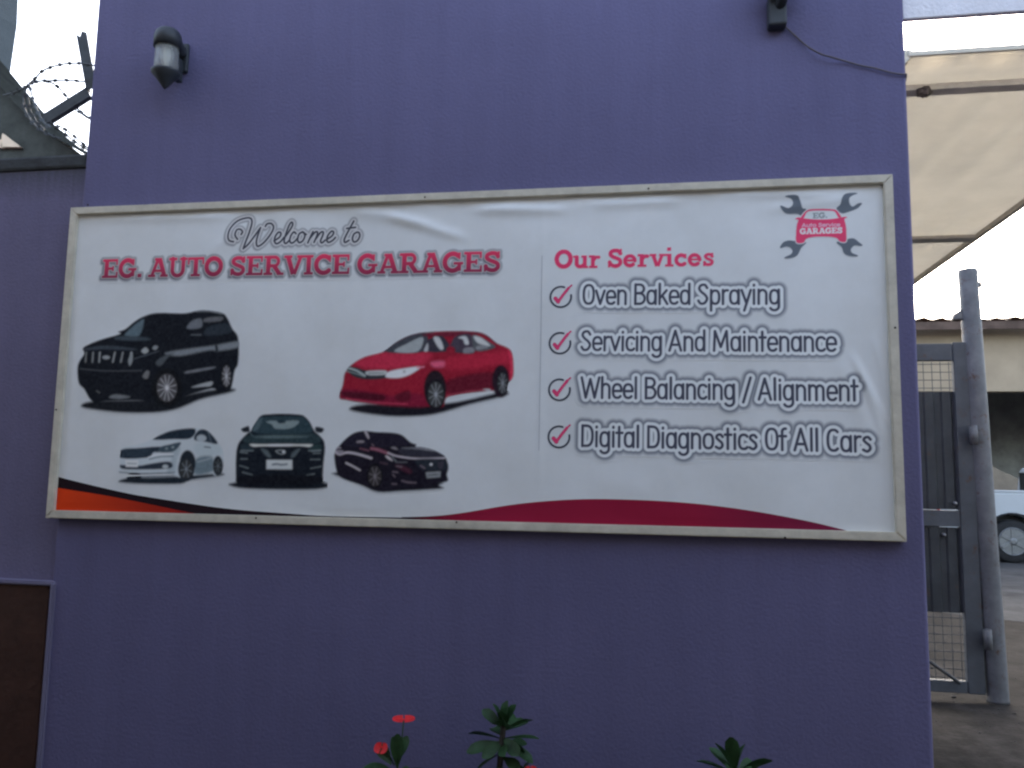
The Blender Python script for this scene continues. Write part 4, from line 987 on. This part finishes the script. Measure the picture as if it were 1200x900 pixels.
q_ = on_y(1152, 334, YG); bm = bmesh.new(); add_box(bm, (pb_.x+sc_*.9, YG-.02, q_.z-.02), (pb_.x+sc_*1.25, YG+.02, q_.z+.02), .006); obj('lug', bm, M_pole, post)
q_ = on_y(1127, 366, YG); bm = bmesh.new(); add_prism(bm, [(pb_.x-sc_*.7, q_.z-.05), (pb_.x-sc_*.7, q_.z+.03), (pb_.x-sc_*1.7, q_.z-.01), (pb_.x-sc_*1.9, q_.z-.05)], YG-.02, YG+.03); obj('lug', bm, M_pole, post)
zy_ = lambda v: on_y(1140, v, YG).z
gx1 = on_y(1150.5, 740, YG).x; gx0 = gx1-2.6
zy = lambda v, u=1115: on_y(u, v, YG).z
obj('gap_shade_bar', BX((gx1+.002, YG+.035, .05), (pb_.x-.01, YG+.045, zy_(402)), .002), M_sheet, post)  # added dark bar, standing in for the shaded gap beside the post
post.rotation_euler = (0, rad(-1.2), 0)
gate = thing('yard_gate', 'blue grey steel gate with dark sheet panels and wire mesh, left of the round post', 'gate', (gx1, YG, 0))
ztop, zbot = zy(402), zy(810, 1120)
sw_ = .118
for xx in (gx1-sw_, gx0): obj('stile', BX((xx, YG-.03, zbot-.01), (xx+sw_, YG+.03, ztop+.002), .008), M_gate, gate)
def rail(v0, v1): obj('rail', BX((gx0+sw_+.001, YG-.025, zy(v1)), (gx1-sw_-.001, YG+.025, zy(v0)), .006), M_gate, gate)
rail(403, 423); rail(598, 617); rail(797, 811)
def sheet(v0, v1):
    bm = bmesh.new(); x = gx0+sw_
    prof = []
    while x < gx1-sw_-.001:
        prof += [(x, 0), (x+.06, 0), (x+.07, .012), (x+.11, .012)]; x += .12
    prof = [p_ for p_ in prof if p_[0] < gx1-sw_]+[(gx1-sw_, 0)]
    out_ = [(p_[0], YG-.006+p_[1]) for p_ in prof]; add_prism(bm, out_+[(p_[0], p_[1]+.008) for p_ in out_[::-1]], zy(v1), zy(v0), 'xy')
    obj('sheet_panel', bm, M_sheet, gate)
sheet(459, 597); sheet(618, 718)
def wire(v0, v1):
    bm = bmesh.new(); x = gx0+sw_
    while x < gx1-sw_: add_tube(bm, [(x, YG, zy(v1)), (x, YG, zy(v0))], .0028, 5); x += .06
    z_ = zy(v1)+.02
    while z_ < zy(v0): add_tube(bm, [(gx0+sw_, YG-.006, z_), (gx1-sw_, YG-.006, z_)], .0028, 5); z_ += .06
    obj('wire_mesh', bm, M_gate, gate)
wire(424, 458); wire(719, 797)
bm = bmesh.new(); a_ = on_y(1075, 765, YG-.01); b_ = on_y(1124, 800, YG-.01); add_tube(bm, [(a_.x-.3, YG-.03, a_.z+.2), (a_.x, YG-.03, a_.z), (b_.x, YG-.03, b_.z)], .012, 8); obj('brace', bm, M_sheet, gate)
q_ = on_y(1119, 590, YG-.03); bm = bmesh.new(); add_lathe(bm, (q_.x, YG-.035, q_.z), [(.016, .01), (.016, -.004), (.01, -.012)], 12, 'y'); obj('lock', bm, M_rim, gate, True)
q_ = on_y(1107, 627, YG-.03); bm = bmesh.new(); add_lathe(bm, (q_.x, YG-.02, q_.z), [(.014, .02), (.014, -.004), (.008, -.01)], 12, 'y'); obj('lock', bm, M_rim, gate, True)

# ------------------------------------------------------------------ workshop at the back of the yard
YW = 19.0
zt = lambda v, u=1180, y=YW: on_y(u, v, y).z
wk = thing('workshop', 'open fronted workshop with beige upper wall and rusty sheet roof behind the yard', 'building', (9, YW, 0))
z_open, z_eave = zt(459), zt(391)
obj('upper_wall', BX((-6, YW, z_open), (34, YW+.3, z_eave+.4), .02), M_beige, wk)
for xx in (-6, 3.2, 16, 24, 33.6): obj('pillar', BX((xx, YW+.02, 0), (xx+.4, YW+.28, z_open-.002), .01), M_beige, wk)
bm = bmesh.new()
add_box(bm, (-6, YW+9, 0), (34, YW+9.2, z_open+1)); add_box(bm, (-6.2, YW+.31, 0), (-6, YW+9, z_open+1)); add_box(bm, (34, YW+.31, 0), (34.2, YW+9, z_open+1)); add_box(bm, (-6, YW+.31, z_open+1.01), (34, YW+9.2, z_open+1.1))
obj('inner_walls', bm, M_inside, wk)
bm = bmesh.new(); rows = []
n_ = 400; zr = zt(372, y=YW-.6)
prof = [(YW-.6, zr-.02), (YW+10, zr+1.3)]
for i in range(n_+1):
    x = -7+42*i/n_; hh = .045*math.sin(i*math.pi/2)+.02*math.sin(x*2.1)
    rows.append([bm.verts.new((x, y, z_+hh)) for y, z_ in prof])
for a_, b_ in zip(rows, rows[1:]): bm.faces.new((a_[0], b_[0], b_[1], a_[1]))
bmesh.ops.solidify(bm, geom=bm.faces[:], thickness=.02); obj('sheet_roof', bm, M_roof, wk)
obj('roof_fascia', BX((-6.8, YW-.58, z_eave+.02), (34.8, YW-.52, zr-.08), .005), M_roof, wk)
bm = bmesh.new()
a_, b_ = on_y(1166, 552, YW+1), on_y(1192, 566, YW+1)
tarp = thing('covered_load', 'dull brown tarpaulin covered heap in the dark workshop behind the white pickup', 'tarpaulin', ((a_.x+b_.x)/2, YW+1, 0))
add_prism(bm, smooth([(a_.x-1.8, 0), (a_.x-1.7, .9), (a_.x-.5, a_.z+.12), (a_.x, a_.z), (b_.x, b_.z+.05), (b_.x+1.2, .9), (b_.x+1.3, 0)], 3), YW+.6, YW+2.4)
bmesh.ops.bevel(bm, geom=bm.edges[:], offset=.05, segments=2, affect='EDGES'); obj('tarpaulin', bm, mat('brown_tarp', (.2, .16, .12), .8, noise=(3, .2), bump=.5), tarp)

# ------------------------------------------------------------------ white pickup
def pickup(wx, wy):
    """rear wheel centre at x=wx, near side at y=wy; faces +x"""
    R0 = .40; s = 1.05
    t = thing('pickup_truck', 'white pickup with its rear wheel showing, parked in the yard beyond the round post', 'pickup', (wx+1.4, wy+.9, 0))
    def X(x): return wx+x*s
    W_ = 1.80*s; y0, y1 = wy, wy+W_
    def arch(cx, r, n=10): return [(X(cx+r*math.cos(rad(a_))), (R0+r*math.sin(rad(a_)))*s) for a_ in np.linspace(180, 0, n)]
    body = [(X(-1.25), .58*s), (X(-.52), .5*s)]+arch(0, .5)+[(X(.55), .42*s), (X(2.5), .42*s)]+arch(3.1, .5)+[(X(3.65), .45*s), (X(4.02), .5*s), (X(4.05), .9*s), (X(3.95), 1.06*s), (X(2.6), 1.20*s), (X(2.5), 1.23*s), (X(.8), 1.26*s), (X(.78), 1.31*s), (X(-1.25), 1.31*s)]
    bm = bmesh.new(); add_prism(bm, body, y0, y1)
    es = [e for e in bm.edges if abs(e.verts[0].co.y-e.verts[1].co.y) < 1e-6]
    bmesh.ops.bevel(bm, geom=es, offset=.035, segments=3, affect='EDGES'); obj('body', bm, M_white, t)
    bm = bmesh.new()
    cab_ = [(X(.8), 1.24*s), (X(.84), 1.76*s), (X(.95), 1.82*s), (X(1.95), 1.82*s), (X(2.05), 1.76*s), (X(2.55), 1.22*s)]
    add_prism(bm, cab_, y0+.1, y1-.1)
    for v_ in bm.verts:
        if v_.co.z > 1.5*s: v_.co.y += .1 if v_.co.y < (y0+y1)/2 else -.1
    bmesh.ops.bevel(bm, geom=[e for e in bm.edges], offset=.03, segments=2, affect='EDGES'); obj('cab', bm, M_white, t)
    for a_, b_ in ((1.08, 1.42), (1.48, 1.9)):
        bm = bmesh.new(); add_prism(bm, [(X(a_), 1.30*s), (X(a_), 1.70*s), (X(b_-.04), 1.70*s), (X(b_+(.22 if b_ > 1.5 else 0)), 1.30*s)], 0, .02)
        for v_ in bm.verts: v_.co.y += y0+.105+(.1*(v_.co.z-1.24*s)/(.58*s)-.012)
        obj('side_window', bm, M_glass, t)
    bm = BX((X(.79), y0+.3, 1.34*s), (X(.82), y1-.3, 1.7*s), .01); obj('rear_window', bm, M_glass, t)
    for cx in (0, 3.1):
        for yy in (y0+.02, y1-.26):
            w_ = bpy.data.objects.new('wheel', None)
            bm = bmesh.new(); add_lathe(bm, (X(cx), yy, R0*s), [(.26*s, .0), (.36*s, .0), (.395*s, .03), (.40*s, .08), (.40*s, .17), (.385*s, .22), (.3*s, .24)], 32, 'y'); ty = obj('wheel', bm, M_tyre, t, True)
            bm = bmesh.new()
            near = yy < y0+.1; fy = yy-.006 if near else yy+.246
            add_lathe(bm, (X(cx), fy+(.004 if near else -.004), R0*s), [(.262*s, -.004), (.262*s, .004)], 28, 'y'); add_tube(bm, [(X(cx)+.25*s*math.cos(k*.2618), fy, R0*s+.25*s*math.sin(k*.2618)) for k in range(25)], .014, 6)
            for k in range(6):
                a_ = k*math.pi/3
                m_ = Matrix.Rotation(a_, 3, 'Y'); b2 = bmesh.new(); add_box(b2, (-.035, -.02, .05), (.035, .02, .235*s), .008, 1, None); bmesh.ops.rotate(b2, verts=b2.verts, matrix=m_, cent=(0, 0, 0)); bmesh.ops.translate(b2, verts=b2.verts, vec=(X(cx), fy+.005, R0*s))
                me_ = bpy.data.meshes.new('tmp'); b2.to_mesh(me_); b2.free(); bm.from_mesh(me_); bpy.data.meshes.remove(me_)
            add_lathe(bm, (X(cx), fy, R0*s), [(.07, .02), (.07, -.02), (.04, -.03)], 14, 'y')
            o_ = obj('rim', bm, M_rim, ty); o_.matrix_parent_inverse = Matrix.Identity(4)
    for cx in (0, 3.1):
        bm = bmesh.new(); pts_ = arch(cx, .52, 14); add_tube(bm, [(p_[0], y0-.004, p_[1]) for p_ in pts_], .022, 6); obj('wheel_arch', bm, M_plastic, t, True)
        bm = bmesh.new(); add_lathe(bm, (X(cx), y0+.3, R0*s), [(.49*s, -.0), (.49*s, .3)], 20, 'y'); obj('wheel_well', bm, M_plastic, t)
    obj('rear_bumper', BX((X(-1.38), y0+.05, .5*s), (X(-1.26), y1-.05, .68*s), .03), M_plastic, t)
    obj('front_bumper', BX((X(4.0), y0+.02, .42*s), (X(4.15), y1-.02, .68*s), .05), M_plastic, t)
    for yy in (y0+.02, y1-.14): obj('tail_light', BX((X(-1.275), yy, .85*s), (X(-1.245), yy+.12, 1.2*s), .01), M_red, t)
    bm = bmesh.new(); add_tube(bm, [(X(-1.2), y0+.03, 1.33*s), (X(.76), y0+.03, 1.33*s)], .018, 8); obj('bed_rail', bm, M_white, t, True)
    obj('door_handle', BX((X(1.0), y0-.02, 1.08*s), (X(1.18), y0+.01, 1.11*s), .006), M_plastic, t)
    obj('side_mirror', BX((X(1.98), y0-.16, 1.25*s), (X(2.08), y0+.06, 1.42*s), .03), M_white, t)
    return t
YP = 14.6
wc = on_y(1187.5, 627, YP)
pickup(wc.x, YP)

# ------------------------------------------------------------------ crown-of-thorns plants along the foot of the wall
def leaf(bm, base, d, L, wd, droop=.25, fold=.18):
    wd = wd*1.35; d = Vector(d).normalized(); sdir = d.cross(Vector((0, 0, 1)))
    sdir = sdir.normalized() if sdir.length > .05 else Vector((1, 0, 0)); nrm = sdir.cross(d).normalized()
    tilt = random.uniform(-.9, .9); sdir = (sdir*math.cos(tilt)+nrm*math.sin(tilt)); nrm = sdir.cross(d)
    rows = []
    for k in range(8):
        t_ = k/7; w_ = wd*(.10+.9*math.sin(min(1, t_**1.25)*math.pi*.82+.02)) if k < 7 else wd*.22
        p_ = Vector(base)+d*(L*t_)-nrm*(droop*L*t_*t_)
        rows.append([bm.verts.new(p_-sdir*w_/2+nrm*fold*w_), bm.verts.new(p_), bm.verts.new(p_+sdir*w_/2+nrm*fold*w_)])
    for a_, b_ in zip(rows, rows[1:]):
        for k in (0, 1): bm.faces.new((a_[k], a_[k+1], b_[k+1], b_[k]))
def stem(bm, pts, r):
    pts = [Vector(p_) for p_ in smooth([tuple(p_) for p_ in pts], 8, False)]
    add_tube(bm, pts, [r*(1.25-.35*i/len(pts)) for i in range(len(pts))], 9)
    for i in range(1, len(pts)-1):
        for _ in range(3):
            a_ = random.uniform(0, 6.28); d = Vector((math.cos(a_), math.sin(a_), .25)).normalized(); c0 = pts[i]+d*r*.9; e_ = d.cross(Vector((0, 0, 1)))
            vv = [bm.verts.new(c0+e_*.0016), bm.verts.new(c0-e_*.0016), bm.verts.new(c0+d*.014)]; bm.faces.new(vv)
def bract(bm, c, rx, tilt, yaw):
    c = Vector(c); m_ = Matrix.Rotation(yaw, 3, 'Z') @ Matrix.Rotation(tilt, 3, 'X')
    for sx in (-1, 1):
        rows = []
        for i in range(5):
            rr = i/4; row = []
            for k in range(9):
                a_ = math.pi*(-.5+k/8)*1.05
                p_ = Vector((sx*rx*(.08+rr*.92*math.cos(a_)**.6 if math.cos(a_) > 0 else .08), rx*.72*rr*math.sin(a_), rx*.22*rr*rr))
                row.append(bm.verts.new(c+m_ @ p_))
            rows.append(row)
        for a_, b_ in zip(rows, rows[1:]):
            for k in range(8): bm.faces.new((a_[k], a_[k+1], b_[k+1], b_[k]))
    add_lathe(bm, c+Vector((0, 0, rx*.06)), [(.002, 0), (.0035, .003), (.001, .006)], 8)
GRP = 'crown of thorns plants along the foot of the purple wall'
def plant(label, y, stems, leaves, flowers, base_u):
    b0 = on_y(base_u, 900, y)
    t = thing('flowering_plant', label, 'plant', (b0.x, y, .1), GRP)
    bm = bmesh.new()
    for pts in stems: stem(bm, pts, .0095)
    obj('stem', bm, M_stem, t, True)
    bm = bmesh.new()
    for args in leaves: leaf(bm, *args)
    obj('foliage', bm, M_leaf, t, True)
    for (c0, rx, tilt, yaw, foot) in flowers:
        bm = bmesh.new(); bract(bm, c0, rx, tilt, yaw)
        obj('flower', bm, M_flower, t, True)
        bm = bmesh.new(); add_tube(bm, [foot, (Vector(foot)+Vector(c0))/2+Vector((.004, 0, .006)), c0], .0022, 6); obj('flower_stalk', bm, M_leaf, t, True)
# tall rosette in the middle
y = -.16; C0 = on_y(590, 852, y)
lv = []
for dx, dz, dy, L, wd in ((-.35, 1, .0, .085, .030), (.05, 1, .05, .09, .032), (.45, .95, .1, .075, .026), (.95, .55, -.1, .105, .028), (1, .12, .1, .112, .026), (.9, -.38, -.2, .11, .032), (-1, .16, .1, .112, .030), (-1, -.22, -.15, .118, .032), (-.75, .55, .2, .09, .026),
                         (.3, .5, -.8, .075, .032), (-.35, .45, -.8, .07, .030), (.2, .3, .8, .09, .03), (-.5, .1, .8, .09, .03), (.6, -.3, -.6, .085, .03), (-.6, -.35, -.5, .08, .028), (.0, .9, -.4, .07, .03), (.55, .2, .6, .1, .03)):
    lv.append((C0+Vector((0, 0, -.008-.02*random.random()+(-.02 if dz < .2 else .012))), (dx, dy, dz), L, wd, .1))
b2 = on_y(606, 899, y+.03)
for dx, dz, dy in ((-.5, .7, 0), (.6, .8, .2), (.9, .2, -.2), (-.9, .1, .1), (.1, .8, -.5)): lv.append((b2+Vector((0, 0, -.03)), (dx, dy, dz), .07, .028, .1))
for k in range(9):
    a_ = k*2.4; lv.append((C0+Vector((0, 0, -.03-.012*k)), (math.cos(a_), math.sin(a_)*.8, random.uniform(-.45, .25)), random.uniform(.06, .1), random.uniform(.022, .03), .2))
f1 = on_y(622, 903, y-.01)
plant('tall thorny plant with a star of dark leaves, in the middle of the wall foot', y,
      [[(C0.x-.01, y, .06), (C0.x-.018, y+.01, .35), (C0.x-.012, y, C0.z-.16), C0+Vector((0, 0, .01))], [(C0.x+.02, y+.03, .06), (b2.x-.01, y+.03, .4), (b2.x, y+.03, b2.z-.02)]],
      lv, [((f1.x, f1.y, f1.z), .020, .5, .3, (b2.x, b2.y, b2.z-.03))], 590)
# red flowers at left
y = -.17; C1 = on_y(466, 893, y)
lv = [(C1+Vector((0, 0, -.02)), (-.02, 0, 1), .105, .034, .02), (C1+Vector((-.02, 0, -.01)), (-.65, .1, .75), .075, .030, .1), (C1+Vector((-.01, 0, -.03)), (-1, -.1, .25), .10, .032, .2), (C1+Vector((.01, 0, -.03)), (1, .1, .12), .11, .034, .2),
      (C1+Vector((0, -.01, -.03)), (.5, -.6, .3), .08, .032, .2), (C1+Vector((0, -.01, -.04)), (-.5, -.7, .15), .085, .03, .2), (C1, (.25, .3, .9), .08, .026, .1), (C1, (-.3, .4, .8), .08, .026, .1)]
fa, fb = on_y(473, 845, y), on_y(447, 874, y)
plant('low thorny plant with two open red blooms above its leaves', y, [[(C1.x+.01, y, .05), (C1.x-.01, y, .35), (C1.x, y, C1.z-.02)]], lv,
      [((fa.x, fa.y, fa.z), .036, .14, .25, (C1.x, C1.y, C1.z)), ((fb.x, fb.y, fb.z-.008), .024, 1.0, -.2, (C1.x-.01, C1.y, C1.z-.01))], 466)
# right hand plant
y = -.17; C2 = on_y(862, 908, y)
lv = []
for dx, dz, dy, L, wd in ((-.5, .9, 0, .105, .03), (-.12, 1, -.1, .115, .032), (.25, .95, .2, .09, .03), (1, .55, .0, .115, .032), (-1, .35, .1, .115, .032), (1, .1, .1, .12, .03), (-.8, .05, -.3, .1, .03), (.4, .5, -.7, .08, .03), (-.3, .5, -.7, .08, .03), (-.75, .75, .3, .1, .028), (.6, .2, .7, .1, .03), (-.3, .3, .8, .1, .03)):
    lv.append((C2, (dx, dy, dz), L, wd, .1)); lv.append((C2+Vector((0, 0, -.03)), (dx+random.uniform(-.5, .5), dy+random.uniform(-.5, .3), dz*.5+random.uniform(-.2, .2)), L*random.uniform(.75, 1), wd*random.uniform(.8, 1.1), .2))
plant('thorny plant without blooms, only its top leaves showing below the banner right half', y, [[(C2.x, y, .05), (C2.x+.012, y, .35), (C2.x, y, C2.z)]], lv, [], 862)
# narrow planting bed that carries them (below the frame)
bed = thing('planting_bed', 'narrow soil bed with a concrete kerb along the foot of the purple wall', 'planter', (-.6, -.2, 0))
obj('soil', BX((-1.9, -.33, 0), (XR-.03, -.002, .08)), M_soil, bed)
obj('kerb', BX((-1.95, -.42, 0), (XR-.02, -.332, .13), .012), M_conc, bed)
